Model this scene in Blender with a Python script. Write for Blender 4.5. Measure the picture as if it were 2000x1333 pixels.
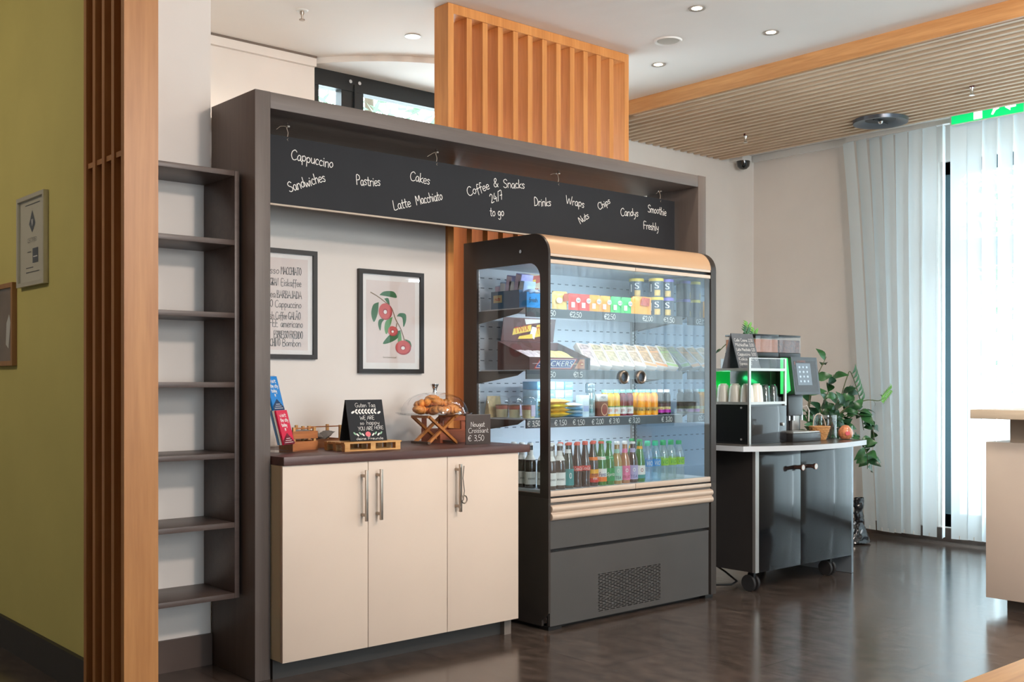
import bpy, bmesh, math, random
from mathutils import Vector, Matrix
from math import sin, cos, pi, radians, atan2, sqrt
for o in list(bpy.data.objects): bpy.data.objects.remove(o)
SC = bpy.context.scene
COL = SC.collection
random.seed(7)

# ---------------------------------------------------------------- camera
FPX, THETA = 2115.9, radians(48.8356)
cam_d = bpy.data.cameras.new('camera'); cam = bpy.data.objects.new('camera', cam_d); COL.objects.link(cam)
cam_d.sensor_width = 36; cam_d.lens = 36 * FPX / 2000
cam_d.shift_y = (745 - 666.5) / 2000
cam_d.clip_start = .05; cam_d.clip_end = 200
cam.location = (0, 0, 1.25); cam.rotation_euler = (pi / 2, 0, THETA - pi / 2)
SC.camera = cam

# ---------------------------------------------------------------- exposure, world, lights
SC.view_settings.view_transform = 'Standard'; SC.view_settings.look = 'None'
SC.view_settings.exposure = 0.04; SC.view_settings.gamma = 1; SC.view_settings.use_curve_mapping = False
SC.cycles.use_denoising = True; SC.cycles.max_bounces = 8; SC.cycles.transparent_max_bounces = 24
SC.cycles.caustics_reflective = False; SC.cycles.caustics_refractive = False
SC.cycles.sample_clamp_indirect = 6
W = bpy.data.worlds.new('daylight'); SC.world = W; W.use_nodes = True
wn = W.node_tree.nodes; wn['Background'].inputs[0].default_value = (.76, .90, 1.0, 1); wn['Background'].inputs[1].default_value = 10.4

def lamp(name, kind, loc, aim, power, color=(1, 1, 1), size=.3, size_y=None, portal=False, spot=None, blend=.6):
    d = bpy.data.lights.new(name, kind); d.energy = power; d.color = color
    if kind == 'AREA':
        d.size = size
        if size_y: d.shape = 'RECTANGLE'; d.size_y = size_y
        else: d.shape = 'DISK'
        if portal: d.cycles.is_portal = True
    if kind == 'SPOT': d.spot_size = spot; d.spot_blend = blend; d.shadow_soft_size = size
    o = bpy.data.objects.new(name, d); COL.objects.link(o); o.location = loc
    o.rotation_euler = (Vector(aim) - Vector(loc)).to_track_quat('-Z', 'Y').to_euler()
    return o
WARM = (1, .86, .70)
lamp('track_lamp_light', 'AREA', (2.75, .15, 2.85), (3.1, 4.5, 1.25), 55, (1, .83, .72), .24)
lamp('fill_light', 'AREA', (-.6, 5.4, 3.2), (1.2, 5.2, .9), 22, WARM, .6)  # unseen fill added to brighten the green wall
lamp('ceiling_fill_light', 'AREA', (3.2, -1.2, 2.3), (3.6, 0, 3.3), 54, (1, .93, .86), .9)  # unseen fill added to lift the ceiling, no fitting behind it
lamp('fill_light', 'AREA', (4.0, .9, 3.2), (5.8, 1.9, .5), 76, (1, .90, .80), .6)  # unseen fill added to brighten the reception desk face
for p in [(3.786, 5.225), (4.681, 3.811), (5.331, 3.787), (5.325, 4.652), (2.62, 5.25)]:  # last spot has no fitting, added unseen to light the screen's left face
    lamp('downlight_and_fill_spot', 'SPOT', (p[0], p[1], 3.285), (p[0], p[1], 0), 22, WARM, .03, spot=radians(110 if p[0] > 3 else 156))
# daylight coming in at the openings
lamp('window_portal', 'AREA', (8.5, .5, 1.6), (0, .5, 1.6), 1, size=9.6, size_y=3.0, portal=True)
lamp('window_portal', 'AREA', (4.7, 6.2, 2.4), (4.7, 0, 2.4), 1, size=2.4, size_y=1.8, portal=True)
lamp('window_portal', 'AREA', (2.2, -5.15, 1.6), (2.2, 0, 1.6), 1, size=2.8, size_y=2.6, portal=True)  # unseen rear opening, put in to bring soft fill

# ---------------------------------------------------------------- colours and materials
def lin(c):
    c = c / 255
    return c / 12.92 if c <= .04045 else ((c + .055) / 1.055) ** 2.4
def L(r, g, b): return (lin(r), lin(g), lin(b), 1)
MATS = {}
def new_mat(name):
    m = bpy.data.materials.new(name); m.use_nodes = True; MATS[name] = m
    return m, m.node_tree, m.node_tree.nodes['Principled BSDF']
def mat(name, rgb, rough=.5, metal=0, var=0, scale=8, bump=0, emit=0, coat=0, spec=.5):
    """plain surface with a little procedural unevenness"""
    if name in MATS: return MATS[name]
    m, nt, b = new_mat(name); N, K = nt.nodes, nt.links
    c = L(*rgb); b.inputs['Base Color'].default_value = c; b.inputs['Roughness'].default_value = rough
    b.inputs['Metallic'].default_value = metal; b.inputs['Coat Weight'].default_value = coat
    b.inputs['Specular IOR Level'].default_value = spec
    if var or bump:
        tc = N.new('ShaderNodeTexCoord'); no = N.new('ShaderNodeTexNoise'); no.inputs['Scale'].default_value = scale; no.inputs['Detail'].default_value = 5
        K.new(tc.outputs['Object'], no.inputs['Vector'])
        if var:
            r = N.new('ShaderNodeMapRange'); r.inputs[1].default_value = .3; r.inputs[2].default_value = .7; r.inputs[3].default_value = 1 - var; r.inputs[4].default_value = 1 + var
            mx = N.new('ShaderNodeVectorMath'); mx.operation = 'SCALE'; mx.inputs[0].default_value = c[:3]
            K.new(no.outputs[0], r.inputs[0]); K.new(r.outputs[0], mx.inputs['Scale']); K.new(mx.outputs[0], b.inputs['Base Color'])
        if bump:
            bp = N.new('ShaderNodeBump'); bp.inputs['Strength'].default_value = bump; bp.inputs['Distance'].default_value = .004
            K.new(no.outputs[0], bp.inputs['Height']); K.new(bp.outputs[0], b.inputs['Normal'])
    if emit: b.inputs['Emission Color'].default_value = c; b.inputs['Emission Strength'].default_value = emit
    return m
def wood(name, light, dark, axis=2, rough=.45, scale=9, stretch=14, contrast=1):
    if name in MATS: return MATS[name]
    m, nt, b = new_mat(name); N, K = nt.nodes, nt.links
    tc = N.new('ShaderNodeTexCoord'); mp = N.new('ShaderNodeMapping'); s = [scale] * 3; s[axis] = scale / stretch
    mp.inputs['Scale'].default_value = s
    n1 = N.new('ShaderNodeTexNoise'); n1.inputs['Scale'].default_value = 1.6; n1.inputs['Detail'].default_value = 6; n1.inputs['Distortion'].default_value = 1.4
    n2 = N.new('ShaderNodeTexNoise'); n2.inputs['Scale'].default_value = 11; n2.inputs['Detail'].default_value = 3
    K.new(tc.outputs['Object'], mp.inputs[0]); K.new(mp.outputs[0], n1.inputs['Vector']); K.new(mp.outputs[0], n2.inputs['Vector'])
    mx = N.new('ShaderNodeMix'); mx.inputs[0].default_value = .35; K.new(n1.outputs[0], mx.inputs[2]); K.new(n2.outputs[0], mx.inputs[3])
    cr = N.new('ShaderNodeValToRGB'); cr.color_ramp.elements[0].position = .5 - .2 / contrast; cr.color_ramp.elements[0].color = L(*dark)
    cr.color_ramp.elements[1].position = .5 + .17 / contrast; cr.color_ramp.elements[1].color = L(*light)
    K.new(mx.outputs[0], cr.inputs[0]); K.new(cr.outputs[0], b.inputs['Base Color']); b.inputs['Roughness'].default_value = rough
    return m
def thin(name, tint, gloss=.06, solid=None, amount=0, rough=.02, ior=1.45):
    """thin pane / thin plastic: straight-through transmission, Fresnel reflection, optional body colour"""
    if name in MATS: return MATS[name]
    m, nt, b = new_mat(name); N, K = nt.nodes, nt.links
    out = N['Material Output']; tr = N.new('ShaderNodeBsdfTransparent'); tr.inputs[0].default_value = (*tint, 1)
    gl = N.new('ShaderNodeBsdfGlossy'); gl.inputs['Roughness'].default_value = rough
    fr = N.new('ShaderNodeFresnel'); fr.inputs[0].default_value = ior
    ad = N.new('ShaderNodeMath'); ad.operation = 'ADD'; ad.inputs[1].default_value = gloss; ad.use_clamp = True
    ge = N.new('ShaderNodeNewGeometry'); fm = N.new('ShaderNodeMath'); fm.operation = 'SUBTRACT'; fm.inputs[0].default_value = 1; K.new(ge.outputs['Backfacing'], fm.inputs[1])
    mu = N.new('ShaderNodeMath'); mu.operation = 'MULTIPLY'; K.new(fr.outputs[0], ad.inputs[0]); K.new(ad.outputs[0], mu.inputs[0]); K.new(fm.outputs[0], mu.inputs[1])
    base = tr.outputs[0]
    if solid:
        b.inputs['Base Color'].default_value = L(*solid); b.inputs['Roughness'].default_value = .15
        m1 = N.new('ShaderNodeMixShader'); m1.inputs[0].default_value = amount; K.new(base, m1.inputs[1]); K.new(b.outputs[0], m1.inputs[2]); base = m1.outputs[0]
    mx = N.new('ShaderNodeMixShader'); K.new(mu.outputs[0], mx.inputs[0]); K.new(base, mx.inputs[1]); K.new(gl.outputs[0], mx.inputs[2]); K.new(mx.outputs[0], out.inputs[0])
    if not solid: N.remove(b)
    return m
def glow(name, rgb, strength):
    if name in MATS: return MATS[name]
    return mat(name, rgb, .5, emit=strength)
def sheer(name, rgb, clear, trans):
    m, nt, b = new_mat(name); N, K = nt.nodes, nt.links; out = N['Material Output']; c = L(*rgb)
    d = N.new('ShaderNodeBsdfDiffuse'); d.inputs[0].default_value = c; t = N.new('ShaderNodeBsdfTranslucent'); t.inputs[0].default_value = c
    x = N.new('ShaderNodeBsdfTransparent')
    m1 = N.new('ShaderNodeMixShader'); m1.inputs[0].default_value = trans; K.new(d.outputs[0], m1.inputs[1]); K.new(t.outputs[0], m1.inputs[2])
    m2 = N.new('ShaderNodeMixShader'); m2.inputs[0].default_value = clear; K.new(m1.outputs[0], m2.inputs[1]); K.new(x.outputs[0], m2.inputs[2])
    K.new(m2.outputs[0], out.inputs[0]); N.remove(b)
    return m
def floor_mat():
    m, nt, b = new_mat('floor_tiles'); N, K = nt.nodes, nt.links
    tc = N.new('ShaderNodeTexCoord'); mp = N.new('ShaderNodeMapping'); mp.inputs['Rotation'].default_value = (0, 0, pi / 2); mp.inputs['Location'].default_value = (.1, .23, 0)
    br = N.new('ShaderNodeTexBrick'); br.inputs['Scale'].default_value = 1; br.inputs['Brick Width'].default_value = .914; br.inputs['Row Height'].default_value = .457
    br.inputs['Mortar Size'].default_value = .0035; br.inputs['Mortar Smooth'].default_value = .3
    br.inputs['Color1'].default_value = (1, 1, 1, 1); br.inputs['Color2'].default_value = (.86, .86, .86, 1); br.inputs['Mortar'].default_value = (.35, .35, .35, 1)
    K.new(tc.outputs['Object'], mp.inputs[0]); K.new(mp.outputs[0], br.inputs['Vector'])
    n = N.new('ShaderNodeTexNoise'); n.inputs['Scale'].default_value = 16; n.inputs['Detail'].default_value = 9; n.inputs['Roughness'].default_value = .66
    m2 = N.new('ShaderNodeMapping'); m2.inputs['Scale'].default_value = (1, .45, 1); K.new(tc.outputs['Object'], m2.inputs[0]); K.new(m2.outputs[0], n.inputs['Vector'])
    cr = N.new('ShaderNodeValToRGB'); e = cr.color_ramp.elements; e[0].position = .3; e[0].color = L(56, 48, 43); e[1].position = .7; e[1].color = L(102, 88, 80)
    K.new(n.outputs[0], cr.inputs[0])
    mx = N.new('ShaderNodeMix'); mx.data_type = 'RGBA'; mx.blend_type = 'MULTIPLY'; mx.inputs[0].default_value = 1
    K.new(cr.outputs[0], mx.inputs[6]); K.new(br.outputs[0], mx.inputs[7]); K.new(mx.outputs[2], b.inputs['Base Color'])
    b.inputs['Specular IOR Level'].default_value = .85; r = N.new('ShaderNodeMapRange'); r.inputs[3].default_value = .13; r.inputs[4].default_value = .22; K.new(n.outputs[0], r.inputs[0]); K.new(r.outputs[0], b.inputs['Roughness'])
    bp = N.new('ShaderNodeBump'); bp.inputs['Strength'].default_value = .12; bp.inputs['Distance'].default_value = .003; K.new(n.outputs[0], bp.inputs['Height']); K.new(bp.outputs[0], b.inputs['Normal'])
    return m

# ---------------------------------------------------------------- mesh builder
def tag(o, label=None, cat=None, group=None, kind=None):
    if label: o['label'] = label
    if cat: o['category'] = cat
    if group: o['group'] = group
    if kind: o['kind'] = kind
    return o
def thing(name, loc, label, cat, group=None, rz=0):
    o = bpy.data.objects.new(name, None); COL.objects.link(o); o.location = loc; o.rotation_euler.z = rz; o.empty_display_size = .05
    return tag(o, label, cat, group)
def origin(o):
    v = Vector((0, 0, 0))
    while o: v += o.location; o = o.parent
    return v
class MB:
    def __init__(s): s.bm = bmesh.new(); s.mi = 0
    def face(s, vs):
        try: f = s.bm.faces.new(vs); f.material_index = s.mi; return f
        except ValueError: return None
    def box(s, x0, x1, y0, y1, z0, z1, M=None, bev=0):
        p = [(x0, y0, z0), (x1, y0, z0), (x1, y1, z0), (x0, y1, z0), (x0, y0, z1), (x1, y0, z1), (x1, y1, z1), (x0, y1, z1)]
        v = [s.bm.verts.new(M @ Vector(q) if M else q) for q in p]
        fs = [s.face([v[i] for i in f]) for f in ((3, 2, 1, 0), (4, 5, 6, 7), (0, 1, 5, 4), (1, 2, 6, 5), (2, 3, 7, 6), (3, 0, 4, 7))]
        if bev:
            es = list({e for f in fs for e in f.edges})
            r = bmesh.ops.bevel(s.bm, geom=es, offset=bev, segments=2, affect='EDGES', profile=.5)
            for f in r['faces']: f.material_index = s.mi
        return s
    def lathe(s, prof, c=(0, 0, 0), n=20, M=None, sx=1, sy=1):
        rings = []
        for r, z in prof:
            if r < 1e-6:
                q = Vector((c[0], c[1], c[2] + z)); rings.append([s.bm.verts.new(M @ q if M else q)])
            else:
                ring = []
                for i in range(n):
                    q = Vector((c[0] + sx * r * cos(2 * pi * i / n), c[1] + sy * r * sin(2 * pi * i / n), c[2] + z)); ring.append(s.bm.verts.new(M @ q if M else q))
                rings.append(ring)
        for a, b in zip(rings, rings[1:]):
            if len(a) == 1 and len(b) == 1: continue
            for i in range(n):
                j = (i + 1) % n
                if len(a) == 1: s.face([a[0], b[j], b[i]])
                elif len(b) == 1: s.face([a[i], a[j], b[0]])
                else: s.face([a[i], a[j], b[j], b[i]])
        return s
    def cyl(s, c, r, h, n=20, M=None): return s.lathe([(0, 0), (r, 0), (r, h), (0, h)], c, n, M)
    def tube(s, pts, r, n=8, closed=False):
        pts = [Vector(p) for p in pts]; rings = []; up = None; N = len(pts)
        for i, p in enumerate(pts):
            if closed: t = pts[(i + 1) % N] - pts[i - 1]
            else: t = (pts[min(i + 1, N - 1)] - pts[max(i - 1, 0)])
            t.normalize()
            if up is None: up = Vector((0, 0, 1)) if abs(t.z) < .9 else Vector((1, 0, 0))
            a = t.cross(up); a.normalize(); b = a.cross(t); b.normalize(); up = b
            rr = r[i] if isinstance(r, (list, tuple)) else r
            rings.append([s.bm.verts.new(p + a * rr * cos(2 * pi * k / n) + b * rr * sin(2 * pi * k / n)) for k in range(n)])
        prs = list(zip(rings, rings[1:])) + ([(rings[-1], rings[0])] if closed else [])
        for A, B in prs:
            for k in range(n): s.face([A[k], A[(k + 1) % n], B[(k + 1) % n], B[k]])
        if not closed: s.face(rings[0][::-1]); s.face(rings[-1])
        return s
    def bar(s, a, b, w, h, up=(0, 0, 1)):
        a, b = Vector(a), Vector(b); t = (b - a).normalized(); u = Vector(up); x = t.cross(u).normalized() * (w / 2); y = x.cross(t).normalized() * (h / 2)
        A = [s.bm.verts.new(a + q) for q in (x + y, -x + y, -x - y, x - y)]; B = [s.bm.verts.new(b + q) for q in (x + y, -x + y, -x - y, x - y)]
        for k in range(4): s.face([A[k], A[(k + 1) % 4], B[(k + 1) % 4], B[k]])
        s.face(A[::-1]); s.face(B)
        return s
    def prism(s, outline, axis, t0, t1, holes=()):
        """outline in the two other axes (order x,y,z without `axis`), extruded along axis from t0 to t1; may have holes"""
        def pt(p, t):
            q = list(p); q.insert(axis, t); return q
        loops = [outline] + list(holes); edges = []; ref = []
        for lp in loops:
            vs = [s.bm.verts.new(pt(p, t0)) for p in lp]; ref.append(vs)
            edges += [s.bm.edges.new((vs[i], vs[(i + 1) % len(vs)])) for i in range(len(vs))]
        if holes: g = bmesh.ops.triangle_fill(s.bm, edges=edges, use_beauty=True, use_dissolve=False); fs = [f for f in g['geom'] if isinstance(f, bmesh.types.BMFace)]
        else: fs = [s.bm.faces.new(ref[0])]
        mp = {}
        for vs, lp in zip(ref, loops):
            for v, p in zip(vs, lp): mp[v] = s.bm.verts.new(pt(p, t1))
        for f in fs: f.material_index = s.mi
        for f in list(fs): s.face([mp[v] for v in reversed(f.verts)])
        for vs in ref:
            for i in range(len(vs)):
                a, b = vs[i], vs[(i + 1) % len(vs)]; s.face([a, b, mp[b], mp[a]])
        return s
    def grid(s, fn, nu, nv, closed_u=False):
        g = [[s.bm.verts.new(fn(i / nu, j / nv)) for j in range(nv + 1)] for i in range(nu + (0 if closed_u else 1))]
        m = len(g)
        for i in range(nu):
            for j in range(nv): s.face([g[i][j], g[(i + 1) % m][j], g[(i + 1) % m][j + 1], g[i][j + 1]])
        return s
    def flat(s, pts): return s.face([s.bm.verts.new(p) for p in pts]) and s
    def build(s, name, m, parent=None, world=True, recalc=True):
        me = bpy.data.meshes.new(name)
        if recalc: bmesh.ops.recalc_face_normals(s.bm, faces=s.bm.faces)
        if parent and world:
            off = origin(parent)
            for v in s.bm.verts: v.co -= off
        s.bm.to_mesh(me); s.bm.free()
        for x in (m if isinstance(m, (list, tuple)) else [m]): me.materials.append(x)
        me.shade_smooth(); me.set_sharp_from_angle(angle=radians(38))
        o = bpy.data.objects.new(name, me); COL.objects.link(o)
        if parent: o.parent = parent
        return o
def Bx(name, m, parent, x0, x1, y0, y1, z0, z1, bev=0, world=True):
    return MB().box(x0, x1, y0, y1, z0, z1, bev=bev).build(name, m, parent, world)
def copy_tree(o, parent=None):
    c = o.copy(); COL.objects.link(c)
    if parent: c.parent = parent
    for ch in list(o.children): copy_tree(ch, c)
    return c
def struct(o): o['kind'] = 'structure'; return o

# ---------------------------------------------------------------- handwriting: single-stroke letters
G = {
'A': (.62, '0,0 .3,1 .58,0|.1,.36 .5,.36'), 'B': (.55, '.08,0 .08,1 .42,.92 .42,.62 .1,.54 .5,.4 .46,.06 .08,0'), 'C': (.6, '.56,.84 .38,1 .12,.8 .04,.4 .18,.04 .4,0 .56,.12'),
'D': (.6, '.1,0 .1,1 .4,.9 .56,.5 .42,.1 .06,0'), 'E': (.5, '.46,1 .08,1 .08,0 .46,0|.08,.52 .4,.52'), 'F': (.52, '.1,0 .1,1 .5,1|.1,.54 .42,.54'), 'G': (.62, '.56,.86 .36,1 .1,.8 .04,.4 .2,.04 .46,.04 .56,.4 .34,.4'),
'H': (.6, '.08,0 .08,1|.52,0 .52,1|.08,.5 .52,.5'), 'I': (.24, '.12,0 .12,1'), 'J': (.45, '.38,1 .38,.15 .2,0 .04,.14'), 'K': (.56, '.08,0 .08,1|.5,1 .1,.5 .52,0'), 'L': (.5, '.08,1 .08,0 .48,.04'), 'M': (.72, '.06,0 .1,1 .34,.4 .6,1 .66,0'),
'N': (.6, '.08,0 .08,1 .52,0 .52,1'), 'O': (.62, '.32,1 .06,.7 .1,.16 .34,0 .56,.3 .52,.84 .32,1'), 'P': (.52, '.1,0 .1,1 .4,.96 .48,.72 .36,.52 .1,.48'), 'R': (.56, '.08,0 .08,1 .44,.94 .44,.62 .1,.52 .52,0'), 'S': (.52, '.48,.86 .3,1 .08,.84 .14,.6 .42,.4 .44,.12 .22,0 .04,.12'),
'T': (.54, '.02,1 .52,1|.27,1 .27,0'), 'U': (.58, '.06,1 .08,.2 .28,0 .5,.2 .52,1'), 'V': (.56, '.02,1 .28,0 .54,1'), 'W': (.82, '.02,1 .2,0 .4,.7 .6,0 .8,1'), 'X': (.55, '.04,1 .52,0|.5,1 .04,0'), 'Y': (.56, '.04,1 .28,.5|.54,1 .2,0'), 'Z': (.52, '.04,1 .5,1 .04,0 .5,0'),
'a': (.46, '.38,.5 .2,.58 .05,.3 .16,.02 .32,.14 .38,.5 .38,.1 .46,0'), 'b': (.44, '.08,1 .08,.04 .3,.06 .4,.3 .26,.54 .08,.4'), 'c': (.4, '.36,.48 .2,.58 .05,.3 .16,.02 .36,.08'), 'd': (.46, '.38,1 .38,.06|.38,.46 .2,.56 .05,.28 .18,.02 .38,.2'), 'e': (.42, '.06,.28 .36,.34 .3,.56 .12,.52 .05,.22 .18,.02 .38,.1'),
'f': (.36, '.38,.92 .26,1 .18,.8 .16,-.2|.02,.5 .34,.5'), 'g': (.46, '.38,.5 .2,.58 .05,.32 .18,.08 .38,.24|.38,.54 .38,-.2 .22,-.38 .06,-.26'), 'h': (.46, '.08,1 .08,0|.08,.36 .26,.56 .38,.4 .38,0'), 'i': (.2, '.1,.54 .1,0|.1,.74 .1,.8'), 'j': (.24, '.16,.54 .16,-.24 .02,-.34|.16,.74 .16,.8'), 'k': (.42, '.08,1 .08,0|.38,.54 .1,.24 .4,0'),
'l': (.22, '.08,1 .08,.1 .18,0'), 'm': (.66, '.06,.54 .06,0|.06,.4 .2,.56 .32,.4 .32,0|.32,.4 .46,.56 .58,.4 .6,0'), 'n': (.46, '.07,.54 .07,0|.07,.38 .24,.56 .38,.42 .4,0'), 'o': (.45, '.22,.57 .05,.32 .2,.02 .4,.24 .34,.52 .22,.57'), 'p': (.46, '.08,.54 .08,-.36|.08,.42 .26,.58 .42,.34 .28,.04 .08,.16'), 'r': (.36, '.08,.54 .08,0|.08,.34 .2,.54 .34,.5'),
's': (.38, '.34,.48 .2,.57 .07,.44 .3,.2 .22,.02 .05,.08'), 't': (.34, '.16,.9 .16,.08 .32,.02|.02,.58 .32,.58'), 'u': (.46, '.07,.54 .1,.12 .24,.02 .38,.2|.4,.54 .4,0'), 'v': (.4, '.03,.54 .2,0 .38,.54'), 'w': (.58, '.03,.54 .15,0 .29,.42 .43,0 .56,.54'), 'x': (.4, '.04,.54 .36,0|.36,.54 .04,0'), 'y': (.44, '.06,.54 .1,.2 .36,.2|.4,.54 .3,-.2 .12,-.36'), 'z': (.4, '.05,.54 .36,.54 .05,0 .38,0'),
'0': (.5, '.25,1 .07,.7 .08,.24 .25,0 .43,.3 .42,.74 .25,1'), '1': (.32, '.06,.74 .2,1 .2,0'), '2': (.5, '.06,.8 .24,1 .42,.8 .3,.44 .06,0 .46,.04'), '3': (.48, '.08,.92 .34,.98 .38,.7 .16,.54 .42,.36 .36,.06 .06,.04'), '4': (.5, '.3,1 .05,.4 .45,.4|.34,.64 .34,0'), '5': (.48, '.42,1 .12,1 .1,.58 .36,.56 .42,.24 .24,0 .06,.08'), '7': (.46, '.06,1 .44,1 .16,0|.1,.5 .4,.5'),
'9': (.46, '.4,.8 .22,1 .06,.76 .2,.5 .4,.62 .4,.9 .34,0'), '€': (.56, '.54,.84 .36,1 .14,.78 .1,.3 .26,.02 .52,.1|.02,.58 .4,.58|.02,.4 .38,.4'), '&': (.66, '.6,.0 .16,.7 .3,1 .42,.76 .08,.3 .2,0 .46,.1 .6,.4'), '/': (.4, '.04,-.06 .38,1.02'), '.': (.18, '.08,0 .1,.05'), ',': (.18, '.1,.08 .05,-.12'), '-': (.4, '.08,.34 .34,.34'), '!': (.2, '.1,1 .1,.3|.1,.05 .1,0'), ' ': (.36, ''),
'ü': (.46, '.07,.54 .1,.12 .24,.02 .38,.2|.4,.54 .4,0|.14,.74 .14,.78|.34,.74 .34,.78'), 'é': (.42, '.06,.28 .36,.34 .3,.56 .12,.52 .05,.22 .18,.02 .38,.1|.18,.68 .3,.84'), 'ó': (.45, '.22,.57 .05,.32 .2,.02 .4,.24 .34,.52 .22,.57|.2,.7 .3,.84'), 'Ã': (.62, '0,0 .3,1 .58,0|.1,.36 .5,.36|.14,1.12 .24,1.2 .36,1.1 .46,1.18')}
def catmull(p, k=4):
    if len(p) < 3: return p
    q = [p[0]] + p + [p[-1]]; out = []
    for i in range(1, len(q) - 2):
        for j in range(k):
            t = j / k; r = []
            for c in (0, 1):
                a, b, d, e = q[i - 1][c], q[i][c], q[i + 1][c], q[i + 2][c]
                r.append(.5 * (2 * b + (d - a) * t + (2 * a - 5 * b + 4 * d - e) * t * t + (3 * b - a - 3 * d + e) * t ** 3))
            out.append(tuple(r))
    return out + [p[-1]]
def text_w(t): return sum(G.get(c, G[' '])[0] for c in t)
def ribbon(mb, pl, O, R, U, w, lift):
    Nn = R.cross(U).normalized()
    P = [O + R * x + U * y + Nn * lift for x, y in pl]
    Q = [P[0]]
    for p in P[1:]:
        if (p - Q[-1]).length > 1e-6: Q.append(p)
    if len(Q) < 2: return
    T = [(Q[min(i + 1, len(Q) - 1)] - Q[max(i - 1, 0)]).normalized() if (Q[min(i + 1, len(Q) - 1)] - Q[max(i - 1, 0)]).length > 1e-7 else R for i in range(len(Q))]
    Q[0] = Q[0] - T[0] * w * .35; Q[-1] = Q[-1] + T[-1] * w * .35; rows = []
    for i, (p, t) in enumerate(zip(Q, T)):
        n = Nn.cross(t) * (w / 2); z = Nn * (i * 1.5e-5); rows.append((mb.bm.verts.new(p - n + z), mb.bm.verts.new(p + n + z)))
    for a, b in zip(rows, rows[1:]): mb.face([a[0], b[0], b[1], a[1]])
def write(mb, t, O, R, U, h, w=None, width=None, lift=.0012, smooth=True, jitter=0, condense=1):
    """draw text along R from O (baseline), cap height h; width squeezes it to that length"""
    O, R, U = Vector(O), Vector(R).normalized(), Vector(U).normalized()
    sx = (width / text_w(t)) if width else h * condense
    w = w or h * .09; x = 0
    for i, c in enumerate(t):
        adv, st = G.get(c, G[' '])
        dy = random.uniform(-jitter, jitter)
        for k in st.split('|'):
            if k:
                pl = [tuple(map(float, q.split(','))) for q in k.split()]
                pl = [((x + a) * sx, (b + dy) * h) for a, b in (catmull(pl) if smooth else pl)]
                ribbon(mb, pl, O, R, U, w, lift + .00002 * (i % 3))
        x += adv
# printed lettering from the built-in font
_tc = {}
def glyph_mesh(t, shear=0):
    if (t, shear) not in _tc:
        c = bpy.data.curves.new('t', 'FONT'); c.body = t; c.size = 1; c.shear = shear; c.resolution_u = 3
        o = bpy.data.objects.new('t', c); COL.objects.link(o)
        dg = bpy.context.evaluated_depsgraph_get(); me = bpy.data.meshes.new_from_object(o.evaluated_get(dg))
        vs = [(v.co.x, v.co.y) for v in me.vertices]; fs = [tuple(p.vertices) for p in me.polygons]
        bpy.data.objects.remove(o); bpy.data.curves.remove(c); bpy.data.meshes.remove(me)
        x0 = min(v[0] for v in vs); x1 = max(v[0] for v in vs); y0 = min(v[1] for v in vs); y1 = max(v[1] for v in vs)
        _tc[(t, shear)] = ([((a - x0) / (x1 - x0), (b - y0) / (y1 - y0)) for a, b in vs], fs)
    return _tc[(t, shear)]
def printed(mb, t, O, R, U, w, h, lift=.0012, shear=0, bend=None):
    """printed text filling the w x h box with lower left O; bend(x,y) may map onto a curved surface instead"""
    vs, fs = glyph_mesh(t, shear)
    if bend: V = [mb.bm.verts.new(bend(x * w, y * h)) for x, y in vs]
    else:
        O, R, U = Vector(O), Vector(R).normalized(), Vector(U).normalized(); Nn = R.cross(U)
        V = [mb.bm.verts.new(O + R * x * w + U * y * h + Nn * lift) for x, y in vs]
    for f in fs: mb.face([V[i] for i in f])
XR, ZU = Vector((1, 0, 0)), Vector((0, 0, 1))
def blob(mb, pts, O, R, U, lift):
    O, R, U = Vector(O), Vector(R).normalized(), Vector(U).normalized(); n = R.cross(U) * lift
    return mb.face([mb.bm.verts.new(O + R * x + U * y + n) for x, y in pts])
def oval(cx, cy, rx, ry, n=16, rot=0):
    return [(cx + rx * cos(2 * pi * i / n) * cos(rot) - ry * sin(2 * pi * i / n) * sin(rot), cy + rx * cos(2 * pi * i / n) * sin(rot) + ry * sin(2 * pi * i / n) * cos(rot)) for i in range(n)]
def rrect(x0, x1, y0, y1, r, corners=(1, 1, 1, 1), n=6):
    """rounded rectangle; corners order: (x0,y0),(x1,y0),(x1,y1),(x0,y1)"""
    out = []
    for k, (cx, cy, sx, sy) in enumerate(((x0, y0, 1, 1), (x1, y0, -1, 1), (x1, y1, -1, -1), (x0, y1, 1, -1))):
        if not corners[k]: out.append((cx, cy)); continue
        ox, oy = cx + sx * r, cy + sy * r; a0 = [pi, 1.5 * pi, 0, .5 * pi][k]
        out += [(ox + r * cos(a0 + pi / 2 * i / n), oy + r * sin(a0 + pi / 2 * i / n)) for i in range(n + 1)]
    return out
# ---------------------------------------------------------------- materials in use
WALL = mat('wall_paint', (228, 221, 214), .85, var=.025, scale=3, bump=.05)
CEIL = mat('ceiling_paint', (240, 234, 228), .9, var=.015, scale=2)
GREEN = mat('green_wall_paint', (206, 194, 116), .85, var=.04, scale=2.5, bump=.06)
FLOOR = floor_mat()
OAKZ = wood('oak_vertical', (190, 132, 76), (164, 106, 56), 2, .42, 8, 16)
OAKS = wood('screen_oak', (228, 158, 90), (198, 126, 64), 2, .42, 8, 16)
OAKY = wood('oak_lengthwise', (214, 160, 104), (176, 120, 70), 1, .45, 8, 16)
SLATY = wood('ceiling_slat_wood', (236, 210, 182), (204, 176, 146), 1, .55, 10, 18)
PORTAL = wood('dark_laminate', (104, 94, 88), (90, 80, 75), 2, .5, 14, 20, .8)
PORTX = wood('dark_laminate_lengthwise', (104, 94, 88), (90, 80, 75), 0, .5, 14, 20, .8)
SHELFM = wood('dark_shelf_board', (92, 78, 72), (72, 60, 56), 0, .4, 14, 20, .8)
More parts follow.
